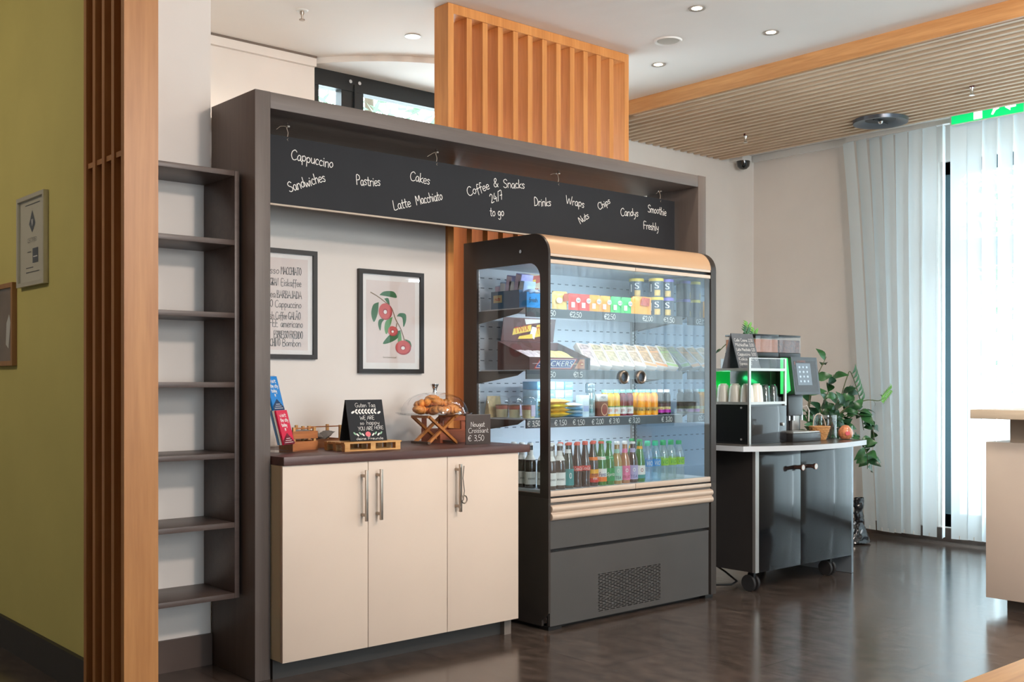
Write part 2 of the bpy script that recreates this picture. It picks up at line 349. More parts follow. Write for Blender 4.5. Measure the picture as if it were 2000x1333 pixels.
WORKTOP = wood('worktop_wood', (98, 66, 60), (72, 46, 42), 0, .38, 9, 16)
CREAM = mat('cream_laminate', (220, 200, 182), .45, var=.012, scale=4)
CREAMSIDE = mat('cream_edge', (206, 196, 166), .5)
STEEL = mat('brushed_steel', (172, 160, 148), .33, 1, var=.05, scale=30)
CHROME = mat('chrome', (225, 225, 225), .08, 1)
ALU = mat('aluminium_profile', (196, 190, 184), .38, .85)
CHAMP = mat('champagne_trim', (214, 192, 172), .4, .25)
BLACK = mat('black_plastic', (24, 24, 25), .42)
BLACKG = mat('black_gloss', (24, 26, 28), .1, coat=.6)
DARKP = mat('fridge_side_dark', (62, 54, 50), .34, .3, var=.05)
GREYP = mat('fridge_front_grey', (92, 90, 88), .42, .35, var=.04, scale=5)
BRONZE = mat('bronze_canopy', (208, 168, 132), .32, .2)
TRIMBLK = mat('skirting_black', (50, 46, 44), .5, var=.08)
TRIMBRN = mat('skirting_brown', (84, 68, 60), .5, var=.08)
BOARD = mat('chalkboard_black', (31, 32, 36), .8, var=.10, scale=4)
CHALK = mat('chalk_white', (236, 232, 226), .9, var=.1, scale=60)
EDGE = mat('board_edge', (186, 170, 152), .6)
FRAMEB = mat('frame_black', (44, 40, 38), .4)
DKFRAME = mat('window_frame_dark', (30, 34, 36), .4)
GLASS = thin('window_glass', (.97, .985, .975), .01)
DOORGLASS = thin('fridge_door_glass', (.90, .95, .97), .09, ior=1.5)
PICGLASS = thin('picture_glass', (.98, .98, .98), .03)
CLEAR = thin('clear_acrylic', (.95, .96, .96), .05)
CLOCHE = thin('dome_plastic', (.96, .96, .97), .06, rough=.05)
PAPER = mat('white_paper', (236, 232, 228), .7)
INK = mat('black_ink', (40, 38, 40), .7)
VANE = sheer('blind_fabric', (232, 242, 246), .06, .23)
BULB = glow('lamp_glow', (255, 236, 205), 14)
WHITEP = mat('white_plastic', (236, 234, 230), .4)
GREYW = mat('fridge_interior', (214, 222, 230), .45, var=.02)

# ---------------------------------------------------------------- setting
struct(Bx('floor', FLOOR, None, -4, 8.6, -5.2, 9, -.1, 0))
# ceiling slab (drops to a curved soffit in front of the niche window)
struct(Bx('ceiling', CEIL, None, -4, 8.6, -5.2, 6.4, 3.3, 3.4))
arc = [(4.75 + 1.4 * cos(a), 6.75 + 1.4 * sin(a)) for a in [radians(212.5 + i * (327.5 - 212.5) / 40) for i in range(41)]]
SOFF = mat('soffit_paint', (206, 214, 206), .9)
o = MB().prism([(3.45, 5.985)] + arc + [(6.05, 5.985), (6.05, 6.2), (3.45, 6.2)], 2, 3.262, 3.2995).build('ceiling_soffit', WALL); struct(o)
# pillar block behind the shelves, back wall above, partition with the pictures
struct(Bx('wall_left_end', WALL, None, 1.61, 2.150, 4.483, 9, 0, 3.3))
struct(Bx('wall_back', WALL, None, 2.15, 3.572, 5.985, 6.2, 0, 3.299))
struct(Bx('trim_1', WALL, None, 2.151, 3.57, 5.955, 5.984, 3.235, 3.298))
struct(Bx('trim_2', mat('gap_dark', (120, 108, 98), .9), None, 2.151, 3.57, 5.95, 5.984, 3.287, 3.2995))
struct(Bx('wall_partition', WALL, None, 2.228, 3.588, 4.65, 4.70, 0, 2.46))
struct(Bx('wall_back_right', WALL, None, 5.87, 8.16, 5.985, 6.2, 0, 3.299))
struct(MB().prism(rrect(5.42, 5.86, 5.41, 5.984, .06, (0, 1, 0, 0)), 2, 0, 3.299).build('wall_pillar', WALL))
struct(Bx('wall_left', GREEN, None, 1.565, 1.608, 4.31, 9, 0, 3.299))
o = MB().box(8.16, 8.4, 4.22, 6.2, 0, 3.3).box(8.16, 8.4, -5.2, 4.22, 2.98, 3.3).box(8.16, 8.4, -5.2, 4.22, -.05, .1).build('wall_right', WALL); struct(o)
# unseen sides of the room
struct(Bx('wall_far_left', WALL, None, -4.1, -3.9, -5.2, 9, 0, 3.3))
struct(Bx('wall_hall_end', WALL, None, -4, 1.6, 8.9, 9.05, 0, 3.3))
o = MB().box(-4, 8.4, -5.25, -5.05, 2.9, 3.3).box(-4, .9, -5.25, -5.05, 0, 2.9).box(3.5, 8.4, -5.25, -5.05, 0, 2.9).box(.9, 3.5, -5.25, -5.05, 0, .3).build('wall_front', WALL); struct(o)  # rear opening is invented, its width shaped for the fill light
struct(Bx('ceiling_hall', CEIL, None, -4, 1.64, 6.4, 9, 3.3, 3.4))
# skirtings
struct(Bx('baseboard_left', TRIMBLK, None, 1.545, 1.5649, 4.33, 8.9, 0, .142))
struct(Bx('baseboard_back', TRIMBRN, None, 1.62, 2.149, 4.466, 4.4829, 0, .137))
struct(Bx('baseboard_right', TRIMBRN, None, 8.12, 8.159, -5, 5.98, 0, .10))
struct(Bx('trim_3', WHITEP, None, 8.13, 8.1599, 4.97, 5.98, 3.24, 3.298))
# large window behind the blinds
wt = thing('window_1', (8.28, 0, 0), None, None); struct(wt)
mb = MB()
for y in (4.17, 2.9, 1.6, .3, -1, -2.3, -3.6, -5.0): mb.box(8.22, 8.32, y - .045, y + .045, .1, 2.98)
mb.box(8.22, 8.32, -5, 4.215, .1, .2).box(8.22, 8.32, -5, 4.215, 2.88, 2.98)
mb.build('window_frame', mat('window_frame_teal', (62, 86, 94), .4), wt)
MB().box(8.24, 8.3, -5, 4.21, 2.14, 2.36).build('transom', mat('transom_grey', (150, 156, 156), .5), wt)
MB().box(8.268, 8.272, -5, 4.21, .2, 2.88).build('pane', GLASS, wt)
# high window in the niche
wt = thing('window_2', (4.7, 6.1, 2.2), None, None); struct(wt)
mb = MB()
mb.box(3.575, 5.86, 6.05, 6.13, 3.155, 3.262).box(3.575, 5.86, 6.05, 6.13, .9, 1.0)
for x in (3.60, 3.86, 5.82): mb.box(x - .045, x + .045, 6.055, 6.125, 1.0, 3.155)
mb.box(3.925, 3.985, 6.055, 6.125, 1, 3.155); mb.box(3.907, 3.924, 6.04, 6.06, 1, 3.2)
mb.build('window_frame', DKFRAME, wt)
MB().box(3.62, 5.82, 6.09, 6.094, 1.0, 3.155).build('pane', GLASS, wt)
mb = MB()
for x in (3.875, 3.945): mb.cyl((0, 0, 0), .012, .012, 10, Matrix.Translation((x, 6.049, 3.215)) @ Matrix.Rotation(pi / 2, 4, 'X'))
mb.build('hinge_cap', CHROME, wt)
struct(Bx('wall_niche', WALL, None, 3.573, 5.869, 6.05, 6.2, 0, .9))
# trees outside the windows
def tree(name, loc, h, r, n, label, seed):
    rnd = random.Random(seed); t = thing(name, loc, label, 'tree')
    x, y, z = loc
    MB().tube([(x, y, z), (x + .1, y, z + h * .4), (x - .05, y + .1, z + h * .8)], [.14, .1, .04], 8).build('trunk', mat('bark', (90, 76, 62), .9, var=.2), t)
    mb = MB()
    for i in range(n):
        while True:
            p = Vector((rnd.uniform(-1, 1), rnd.uniform(-1, 1), rnd.uniform(-1, 1)))
            if .2 < p.length < 1: break
        c = Vector((x + p.x * r, y + p.y * r, z + h * .62 + p.z * h * .4)); a = Vector((rnd.uniform(-1, 1), rnd.uniform(-1, 1), rnd.uniform(-1, 1))).normalized() * .11; b = a.orthogonal().normalized() * .055
        mb.flat([c - a, c + b, c + a, c - b])
    mb.build('crown', mat('tree_leaves', (92, 128, 92), .6, var=.45, scale=2), t, recalc=False); return t
tree('leafy_tree', (7.9, 11.8, -1.0), 8.8, 3.0, 4200, 'pale green leafy tree outside the high dark-framed window', 3)
tree('leafy_tree', (15.2, 5.6, -1.0), 7.0, 2.2, 1800, 'bright leafy tree outside behind the white blinds', 5)

# vertical blinds
def blind(y0, y1, label, tilt_first):
    t = thing('vertical_blind', (7.95, (y0 + y1) / 2, 3.24), label, 'blind')
    MB().box(7.925, 7.975, y0 - .01, y1 - .055, 3.215, 3.25).build('headrail', WHITEP, t)
    n = int(round((y1 - y0) / .1175)); rnd = random.Random(int(y0 * 10))
    for i in range(n):
        y = y1 - .06 - i * .1175; a = radians(13 + rnd.uniform(-6, 6)); lean = .02 * rnd.uniform(-1, 1); zb = .045 + rnd.uniform(0, .01)
        if tilt_first and i < 5: lean = (-.20, -.19, -.13, -.07, -.03)[i]; a = radians((16, 20, 22, 18, 15)[i])
        if tilt_first and i == 7: a = radians(72)
        if tilt_first and i == 8: a = radians(-10)
        ca, sa = cos(a), sin(a)
        def fn(u, v):
            s = (u - .5) * .127; bow = .006 * (1 - (2 * u - 1) ** 2)
            k = 1 - v
            return Vector((7.95 + s * sa - bow * ca, y + s * ca + bow * sa + lean * k ** .8, zb + (3.215 - zb) * v))
        mb = MB().grid(fn, 4, 8); 
        vn = mb.build('vane', VANE, t, recalc=False)
        if y > 2.9:
            p = fn(.5, 0); q = fn(.98, 0); MB().tube([(p.x, p.y, zb + .002), (p.x, p.y, zb + .028)], .004, 6).build('bottom_weight', WHITEP, vn)
    return t
blind(2.9, 4.95, 'white vertical blind with gently twisted vanes beside the coffee cart', True)
blind(-4.9, 2.925, 'white vertical blind along the right-hand windows nearer the camera', False)

# suspended slatted ceiling
t = thing('slatted_ceiling', (6.8, 3, 3.2), 'suspended ceiling of narrow pale wooden slats edged by an oak board', 'slatted ceiling')
Bx('edge_board', OAKY, t, 5.845, 5.872, -5, 5.40, 3.196, 3.2995)
for i in range(21):
    x = 5.90 + i * .0877; Bx('slat', SLATY, t, x, x + .032, -5, 5.98 if x > 5.93 else 5.40, 3.2, 3.262)
mb = MB()
for y in (-3, -1, 1, 2.6, 4.2, 5.6): mb.box(5.88, 7.70, y, y + .05, 3.264, 3.2998)
mb.build('batten', mat('batten_dark', (60, 52, 46), .8), t)

# oak column at the end of the green wall
t = thing('slatted_column', (1.58, 4.1, 0), 'tall oak column of upright boards at the end of the green wall', 'column')
Bx('front_board', OAKZ, t, 1.515, 1.642, 3.853, 3.882, 0, 3.299)
for i in range(4):
    y = 3.975 + i * .0945; Bx('upright_board', OAKZ, t, 1.525, 1.60, y, y + .026, 0, 3.299)
Bx('crossbar', OAKZ, t, 1.532, 1.59, 3.883, 4.30, 2.075, 2.095)
Bx('back_board', OAKZ, t, 1.612, 1.64, 3.883, 4.48, 0, 3.299)

# oak slatted screen rising behind the counter surround
t = thing('slatted_screen', (4.3, 4.7, 0), 'oak screen of upright slats rising above the dark counter surround', 'screen')
mb = MB().box(3.592, 3.630, 4.632, 4.755, 0, 3.298).box(4.984, 5.022, 4.632, 4.755, 0, 3.298).box(3.631, 4.983, 4.632, 4.755, 3.245, 3.298)
mb.build('frame', OAKS, t)
for i in range(11):
    x = 3.630 + (i + 1) * (4.984 - 3.630) / 12 - .019 + .0; Bx('slat', OAKS, t, x, x + .036, 4.636, 4.752, 0, 3.244)

# dark counter surround
t = thing('counter_surround', (3.62, 4.28, 0), 'dark grey-brown portal framing the white cabinets and the fridge', 'counter surround')
Bx('side_panel', PORTAL, t, 2.153, 2.224, 4.08, 4.482, 0, 2.463, .0015)
Bx('side_panel', PORTAL, t, 5.024, 5.095, 4.08, 4.482, 0, 2.463, .0015)
Bx('top_panel', PORTX, t, 2.2245, 5.0235, 4.081, 4.63, 2.394, 2.4625, .0015)  # rear part extended out of sight to block light from behind

# open shelf between column and surround
t = thing('open_shelf', (1.9, 4.33, 0), 'tall narrow dark shelf unit with empty boards left of the counter', 'shelf unit')
for z in (2.134, 1.843, 1.537, 1.246, .948, .657, .360):
    Bx('shelf_board', SHELFM, t, 1.645, 2.117 if z > .4 else 2.117, 4.19, 4.482, z - .022, z, .001)
Bx('side_panel', SHELFM, t, 2.1175, 2.139, 4.19, 4.482, .338, 2.134, .001)

# hanging chalkboard
t = thing('hanging_chalkboard', (3.65, 4.26, 2.18), 'long black chalkboard listing drinks and snacks, hung under the surround', 'chalkboard')
Bx('board', BOARD, t, 2.235, 5.018, 4.256, 4.270, 2.030, 2.330)
Bx('bottom_edge', EDGE, t, 2.235, 5.018, 4.254, 4.271, 2.022, 2.0295)
mb = MB()
for s, xa, za, xb, zb in [('Cappuccino', 2.420, 2.235, 2.637, 2.222), ('Sandwiches', 2.412, 2.088, 2.600, 2.158), ('Pastries', 2.761, 2.160, 2.897, 2.171), ('Cakes', 3.066, 2.222, 3.186, 2.211),
        ('Latte', 2.972, 2.068, 3.075, 2.093), ('Macchiato', 3.105, 2.104, 3.267, 2.148), ('Coffee', 3.427, 2.181, 3.570, 2.237), ('&', 3.594, 2.248, 3.629, 2.252), ('Snacks', 3.660, 2.255, 3.810, 2.265),
        ('24/7', 3.579, 2.163, 3.662, 2.196), ('to', 3.570, 2.098, 3.607, 2.099), ('go', 3.624, 2.100, 3.667, 2.105), ('Drinks', 3.876, 2.183, 4.001, 2.192), ('Wraps', 4.110, 2.219, 4.252, 2.212), ('Nuts', 4.220, 2.118, 4.292, 2.162),
        ('Chips', 4.369, 2.210, 4.464, 2.260), ('Candys', 4.545, 2.199, 4.696, 2.205), ('Smoothie', 4.776, 2.243, 4.942, 2.236), ('Freshly', 4.738, 2.140, 4.873, 2.141)]:
    d = Vector((xb - xa, 0, zb - za)); u = Vector((-d.z, 0, d.x))
    write(mb, s, (xa, 4.256, za), d, u, .044 if s not in ('Nuts', 'Chips') else .038, w=.0036, width=d.length, jitter=.05)
mb.build('chalk_lettering', CHALK, t, recalc=False)
for k, x in enumerate((2.407, 3.232, 4.06, 4.894)):
    a = random.Random(k)
    cd = MB().tube([(x, 4.263, 2.33), (x + .003, 4.262, 2.35), (x - .004, 4.262, 2.368), (x, 4.262, 2.394)], .0016, 6).tube([(x, 4.26, 2.378), (x - .03 * a.uniform(.6, 1.4), 4.256, 2.372), (x - .055 * a.uniform(.5, 1.3), 4.25, 2.362 - .02 * a.random())], .0009, 5).tube([(x - .006, 4.254, 2.318), (x, 4.252, 2.325), (x + .006, 4.254, 2.318), (x, 4.254, 2.310)], .0014, 5, True).build('cord', EDGE, t)
    MB().lathe([(0, 0), (.010, 0), (.012, .006), (.004, .012), (.003, .02), (0, .02)], (x, 4.262, 2.3735), 12).build('hook', STEEL, cd)

# ---------------------------------------------------------------- base cabinet and worktop
t = thing('base_cabinet', (2.87, 4.28, 0), 'cream three-door base cabinet with steel bar handles and dark plinth', 'cabinet')
Bx('body', CREAMSIDE, t, 2.228, 3.526, 4.006, 4.60, .085, .899)
Bx('plinth', mat('plinth_grey', (62, 60, 58), .5), t, 2.229, 3.48, 4.07, 4.58, 0, .0845)
Bx('plinth_foot', mat('plinth_light', (120, 110, 102), .5), t, 3.482, 3.526, 4.04, 4.20, 0, .0845)
def handle(x, parent, key=False):
    mb = MB()
    for z in (.668, .838): mb.box(x - .006, x + .006, 3.955, 3.9845, z - .006, z + .006)
    mb.box(x - .006, x + .006, 3.943, 3.955, .642, .864, bev=.001)
    h = mb.build('handle', STEEL, parent)
    if key:
        MB().tube([(x + .012, 3.938, .856), (x + .004, 3.936, .80), (x + .012, 3.935, .74), (x + .006, 3.936, .70), (x - .008, 3.938, .67), (x - .002, 3.938, .75), (x - .006, 3.938, .85)], .0022, 6).tube([(x + .012 + .016 * cos(a), 3.936, .70 + .018 * sin(a)) for a in [i * pi / 8 for i in range(16)]], .003, 6, True).build('key_loop', mat('key_metal', (110, 100, 90), .4, .8), h)
for x0, x1, hx in ((2.228, 2.6465, 2.616), (2.6495, 3.0845, 2.693), (3.0875, 3.526, 3.135)):
    d = Bx('door', CREAM, t, x0, x1, 3.985, 4.0045, .084, .8995, .0012)
    handle(hx, d, hx > 3)
t = Bx('worktop', WORKTOP, None, 2.2285, 3.595, 3.975, 4.648, .90, .936, .0015)
tag(t, 'dark brown wooden worktop over the cream cabinets', 'worktop')

# framed pictures on the partition
def picture(name, x0, x1, z0, z1, label):
    t = thing(name, ((x0 + x1) / 2, 4.64, (z0 + z1) / 2), label, 'picture')
    w = .022; mb = MB()
    mb.box(x0, x1, 4.628, 4.6495, z0, z0 + w).box(x0, x1, 4.628, 4.6495, z1 - w, z1).box(x0, x0 + w, 4.628, 4.6495, z0 + w, z1 - w).box(x1 - w, x1, 4.628, 4.6495, z0 + w, z1 - w)
    mb.build('frame', FRAMEB, t)
    Bx('mat_board', PAPER, t, x0 + w, x1 - w, 4.642, 4.648, z0 + w, z1 - w)
    Bx('glass', PICGLASS, t, x0 + w, x1 - w, 4.6335, 4.635, z0 + w, z1 - w)
    return t
PR = mat('print_blush', (226, 212, 206), .7, var=.02)
t = picture('framed_print', 2.378, 2.780, 1.357, 1.886, 'framed print of hand-lettered coffee names, half hidden by the surround')
MB().flat([(2.425, 4.6415, 1.40), (2.733, 4.6415, 1.40), (2.733, 4.6415, 1.842), (2.425, 4.6415, 1.842)]).build('print_sheet', PR, t)
mb = MB()
# rows of words, right-hand edge near x = 2.70
ROWS = [(1.764, [('espresso', 0, 2.44, 2.577), ('MACCHIATO', 1, 2.585, 2.697)]), (1.708, [('GRAN', 1, 2.527, 2.572), ('Eiskaffee', 0, 2.585, 2.697)]), (1.650, [('Leccea', 0, 2.47, 2.557), ('BARBAJADA', 1, 2.563, 2.699)]), (1.604, [('EXPRESSO', 1, 2.43, 2.543), ('Cappuccino', 0, 2.553, 2.697)]),
        (1.548, [('Irish', 0, 2.50, 2.550), ('Coffee', 0, 2.556, 2.618), ('GALÃO', 1, 2.625, 2.693)]), (1.510, [('TOFFEE', 1, 2.47, 2.57), ('americano', 0, 2.583, 2.705)]), (1.456, [('ESPRESSO', 1, 2.547, 2.627), ('FREDDO', 1, 2.632, 2.705)]), (1.418, [('CHINO', 1, 2.527, 2.582), ('Bombon', 0, 2.592, 2.695)])]
for z, ws in ROWS:
    for s, caps, xa, xb in ws: write(mb, s, (xa, 4.6412, z), XR, ZU, .036 if caps else .034, w=.0030 if caps else .0024, width=xb - xa, lift=.0006, smooth=not caps)
mb.build('lettering', INK, t, recalc=False)
t = picture('framed_print', 3.022, 3.428, 1.291, 1.821, 'framed botanical print of pink ring-shaped fruit on a leafy branch')
MB().flat([(3.072, 4.6415, 1.345), (3.378, 4.6415, 1.345), (3.378, 4.6415, 1.768), (3.072, 4.6415, 1.768)]).build('print_sheet', PR, t)
mb = MB(); O = Vector((3.022, 4.6412, 1.291)); Sx, Sz = .406, .53
def pp(u, v): return ((u - 925) / 485 * .362 + .022, (1215 - v) / 850 * .486 + .022)   # print drawn on its own grid
LEAF, LEAF2, FRUIT, FRUIT2, STEM = mat('print_leaf', (58, 108, 66), .7), mat('print_leaf_light', (96, 150, 88), .7), mat('print_fruit', (205, 92, 88), .7), mat('print_fruit_dark', (168, 62, 66), .7), mat('print_stem', (128, 104, 72), .7)
def leaf(pts, mi, lift):
    mb.mi = mi; c = catmull([pp(*p) for p in pts] + [pp(*pts[0])], 4)[:-1]; blob(mb, c, O, XR, ZU, lift)
for k, pts in enumerate([[(1070, 550), (1110, 515), (1190, 512), (1215, 565), (1150, 560)], [(1065, 615), (1020, 640), (1003, 720), (1025, 795), (1055, 720)], [(1110, 580), (1145, 575), (1155, 640), (1130, 610)], [(1215, 735), (1240, 705), (1290, 710), (1295, 770), (1272, 830), (1262, 745)],
        [(1120, 760), (1070, 770), (1060, 820), (1078, 870), (1090, 800)], [(1180, 740), (1125, 780), (1112, 850), (1130, 900), (1165, 810)], [(1250, 860), (1170, 890), (1098, 985), (1160, 975), (1225, 930)], [(1250, 870), (1225, 930), (1232, 1000), (1256, 960)], [(1285, 940), (1330, 960), (1340, 1010), (1300, 975)]]): leaf(pts, k % 2 if k > 4 else 0, .0004 + .00002 * k)
mb.mi = 4
for pl in ([(998, 530), (1050, 560), (1110, 605), (1170, 660), (1205, 760), (1250, 850), (1280, 950)], [(1215, 800), (1208, 850)]):
    ribbon(mb, catmull([pp(*p) for p in pl]), O, XR, ZU, .005, .0008)
for cx, cy, rx, ry in ((1118, 693, 57, 76), (1180, 868, 42, 45), (1268, 1015, 67, 66)):
    x, y = pp(cx, cy); sx, sy = rx / 485 * .362, ry / 850 * .486
    mb.mi = 3; blob(mb, oval(x + .002, y - .002, sx, sy, 22), O, XR, ZU, .001)
    mb.mi = 2; blob(mb, oval(x - .001, y + .001, sx * .9, sy * .92, 22), O, XR, ZU, .0011)
    mb.mi = 3; blob(mb, oval(x, y - .002, sx * .36, sy * .36, 16), O, XR, ZU, .0012)
    mb.mi = 5; blob(mb, oval(x, y - .004, sx * .24, sy * .24, 14), O, XR, ZU, .0013)
mb.mi = 4; x, y = pp(1100, 1115); write(mb, 'botanical', O + Vector((x, 0, y)), XR, ZU, .008, w=.0012, width=.085)
mb.build('fruit_drawing', [LEAF, LEAF2, FRUIT, FRUIT2, STEM, PAPER], t, recalc=False)

# frames on the green wall (facing -x)
def side_frame(name, y0, y1, z0, z1, w, fm, pm, label):
    t = thing(name, (1.55, (y0 + y1) / 2, (z0 + z1) / 2), label, 'picture'); mb = MB()
    for a in ((y0, y1, z0, z0 + w), (y0, y1, z1 - w, z1), (y0, y0 + w, z0 + w, z1 - w), (y1 - w, y1, z0 + w, z1 - w)): mb.box(1.543, 1.5645, *a)
    mb.build('frame', fm, t)
    Bx('sheet', pm, t, 1.556, 1.564, y0 + w, y1 - w, z0 + w, z1 - w); Bx('glass', PICGLASS, t, 1.549, 1.5505, y0 + w, y1 - w, z0 + w, z1 - w)
    return t
t = side_frame('framed_certificate', 4.815, 5.185, 1.672, 2.074, .018, mat('silver_frame', (206, 200, 180), .35, .5), mat('certificate_paper', (214, 208, 184), .6), 'silver-framed certificate with a dark emblem on the green wall')
mb = MB(); O = Vector((1.5555, 5.185, 1.672)); R = Vector((0, -1, 0))
mb.mi = 0; blob(mb, [(.185, .235), (.228, .275), (.185, .335), (.142, .275)], O, R, ZU, .0006)
mb.mi = 1; blob(mb, [(.172, .295), (.185, .262), (.198, .295), (.19, .295), (.185, .28), (.18, .295)], O, R, ZU, .0009)
mb.mi = 2; write(mb, 'CERTIFIED', O + R * .12 + ZU * .195, R, ZU, .018, width=.13, lift=.0006, smooth=False)
mb.mi = 0; blob(mb, [(.19, .10), (.265, .10), (.265, .165), (.19, .165)], O, R, ZU, .0006)
mb.mi = 1; blob(mb, [(.20, .125), (.255, .125), (.255, .13), (.20, .13)], O, R, ZU, .0009)
mb.mi = 2
for z, a, b in ((.36, .09, .29), (.15, .12, .17), (.08, .1, .2), (.06, .1, .28)): blob(mb, [(a, z), (b, z), (b, z + .004), (a, z + .004)], O, R, ZU, .0006)
mb.build('printing', [mat('emblem_blue', (40, 52, 66), .6), PAPER, INK], t, recalc=False)
t = side_frame('framed_photo', 5.246, 5.80, 1.322, 1.705, .022, wood('frame_oak', (176, 128, 78), (150, 104, 58), 2, .5), mat('photo_dark', (120, 96, 74), .5, var=.3, scale=9), 'wood-framed photo on the green wall at the left edge')
mb = MB(); O = Vector((1.5555, 5.8, 1.322)); R = Vector((0, -1, 0))
blob(mb, [(.50, .05), (.53, .05), (.53, .34), (.515, .34), (.505, .2)], O, R, ZU, .0006); blob(mb, [(.42, .10), (.46, .08), (.49, .2), (.47, .24), (.43, .2)], O, R, ZU, .0006)
mb.build('pale_figure_shapes', mat('photo_light', (226, 224, 214), .5), t, recalc=False)

# ---------------------------------------------------------------- ceiling fittings
for i, (x, y, w) in enumerate([(3.786, 5.225, 'nearest the niche window'), (4.681, 3.811, 'above the oak screen, beside the round grille'), (5.331, 3.787, 'nearest the oak edge board'), (5.325, 4.652, 'beyond the round grille, near the screen')]):
    t = thing('downlight', (x, y, 3.3), 'lit recessed downlight ' + w, 'ceiling light', 'recessed downlights in the white ceiling')
    MB().lathe([(.030, -.002), (.046, -.005), (.046, 0), (.030, 0)], (x, y, 3.2998), 24).build('trim_ring', ALU, t)
    MB().lathe([(0, -.0008), (.029, -.0008)], (x, y, 3.2995), 20).build('bulb', BULB, t)
t = thing('ceiling_grille', (4.994, 4.285, 3.3), 'round white ceiling grille between the downlights', 'ceiling grille')
MB().lathe([(.066, -.004), (.080, -.010), (.084, 0)], (4.994, 4.285, 3.2998), 32).build('rim', WHITEP, t)
mb = MB()
for r in (.01, .024, .038, .052): mb.lathe([(r, -.006), (r + .009, -.006)], (4.994, 4.285, 3.2998), 28)
mb.lathe([(0, -.002), (.066, -.002)], (4.994, 4.285, 3.2998), 28).build('cover', mat('grille_cream', (214, 208, 198), .6), t)
def sprinkler(x, y, z, label, red):
    t = thing('sprinkler', (x, y, z), label, 'sprinkler')
    if red:
        MB().cyl((x, y, z - .004), .016, .06, 12).build('pipe', mat('sprinkler_red', (96, 40, 34), .5), t)
        MB().lathe([(.004, -.05), (.012, -.048), (.012, -.02), (.016, -.004), (0, -.004)], (x, y, z), 12).build('head', CHROME, t)
        MB().lathe([(0, -.056), (.018, -.056), (.018, -.052), (0, -.052)], (x, y, z), 12).build('deflector', CHROME, t)
    else:
        MB().lathe([(0, -.006), (.03, -.006), (.036, 0)], (x, y, z - .0002), 24).build('rosette', WHITEP, t)
        MB().lathe([(0, -.05), (.005, -.05), (.006, -.03), (.012, -.02), (.012, -.006)], (x, y, z), 12).build('head', STEEL, t)
        MB().lathe([(0, -.056), (.016, -.056), (.016, -.051), (0, -.051)], (x, y, z), 14).build('deflector', STEEL, t)
sprinkler(3.065, 5.267, 3.3, 'small sprinkler head in the white ceiling above the surround', False)
sprinkler(7.016, 3.397, 3.2, 'sprinkler under the slatted ceiling, nearer the exit sign', True)
sprinkler(7.053, 5.252, 3.2, 'sprinkler under the slatted ceiling, farther, near the back wall', True)
t = thing('air_diffuser', (7.30, 4.2, 3.2), 'large round dark air outlet under the slatted ceiling', 'air outlet')
x, y = 7.38, 4.27
MB().lathe([(.11, -.002), (.17, -.026), (.196, -.026), (.20, -.001)], (x, y, 3.199), 40).build('ring', mat('diffuser_grey', (96, 102, 112), .28, .6), t)
MB().lathe([(0, -.004), (.12, -.002)], (x, y, 3.199), 32).build('throat', mat('diffuser_dark', (34, 38, 46), .4), t)
MB().lathe([(0, -.03), (.012, -.03), (.02, -.012), (.012, -.006), (0, -.006)], (x, y, 3.199), 14).build('knob', CHROME, t)
MB().bar((x - .1, y, 3.184), (x + .1, y, 3.184), .01, .006).build('crossbar', mat('diffuser_dark', (34, 38, 46), .4), t)
t = thing('dome_camera', (7.86, 5.86, 3.2), 'small black dome camera in the ceiling corner', 'camera')
Bx('bracket', WHITEP, t, 7.80, 7.93, 5.84, 5.9845, 3.20, 3.25)
MB().lathe([(0, -.075), (.03, -.068), (.052, -.046), (.058, -.02), (.06, 0), (0, 0)], (7.865, 5.88, 3.1995), 24).build('dome', BLACKG, t)
t = thing('exit_sign', (7.84, 3.68, 3.24), 'green illuminated exit sign hanging in front of the blinds', 'sign')
Bx('housing', WHITEP, t, 7.832, 7.86, 3.40, 3.96, 3.170, 3.298)
Bx('face', glow('exit_green', (0, 200, 110), 1.1), t, 7.824, 7.8315, 3.415, 3.945, 3.175, 3.292)
mb = MB(); O = Vector((7.824, 3.945, 3.170)); R = Vector((0, -1, 0))
blob(mb, [(.17, .01), (.235, .01), (.235, .10), (.17, .10)], O, R, ZU, .0006)
blob(mb, [(.30, .025), (.315, .02), (.335, .05), (.36, .06), (.355, .075), (.335, .07), (.32, .1), (.3, .09), (.315, .06)], O, R, ZU, .0006)
blob(mb, oval(.345, .105, .011, .011, 12), O, R, ZU, .0007)
blob(mb, [(.40, .06), (.44, .03), (.44, .05), (.48, .05), (.48, .07), (.44, .07), (.44, .09)], O, R, ZU, .0006)
mb.build('pictogram', glow('exit_white', (255, 255, 250), 1.2), t, recalc=False)

# ---------------------------------------------------------------- reception desk and table
BEIGE = mat('desk_beige', (222, 204, 188), .45, var=.012)
t = thing('reception_desk', (6.2, 1.9, 0), 'beige reception desk with raised light wood counter at the right edge', 'desk')
Bx('plinth', mat('desk_plinth', (96, 84, 76), .5), t, 5.90, 6.6, .9, 2.66, 0, .072)
Bx('body', BEIGE, t, 5.83, 6.7, .8, 2.745, .0725, .92, .002)
Bx('upstand', mat('desk_upstand', (176, 156, 138), .5), t, 5.89, 6.2, .9, 2.64, .9205, 1.0485)
Bx('counter_top', wood('desk_top_wood', (226, 206, 182), (208, 186, 160), 1, .4), t, 5.69, 6.3, .8, 2.765, 1.049, 1.098, .002)
TBL = wood('table_oak', (216, 170, 104), (176, 122, 72), 0, .42, 7, 12)
t = thing('wooden_table', (1.9, .5, 0), 'oak table top cutting into the bottom right corner', 'table')
Bx('table_top', TBL, t, 1.15, 2.7, .1, .864, .72, .75, .002)
for x, y in ((1.2, .15), (2.65, .15), (1.2, .81), (2.65, .81)): Bx('leg', TBL, t, x - .03, x + .03, y - .03, y + .03, 0, .7195)
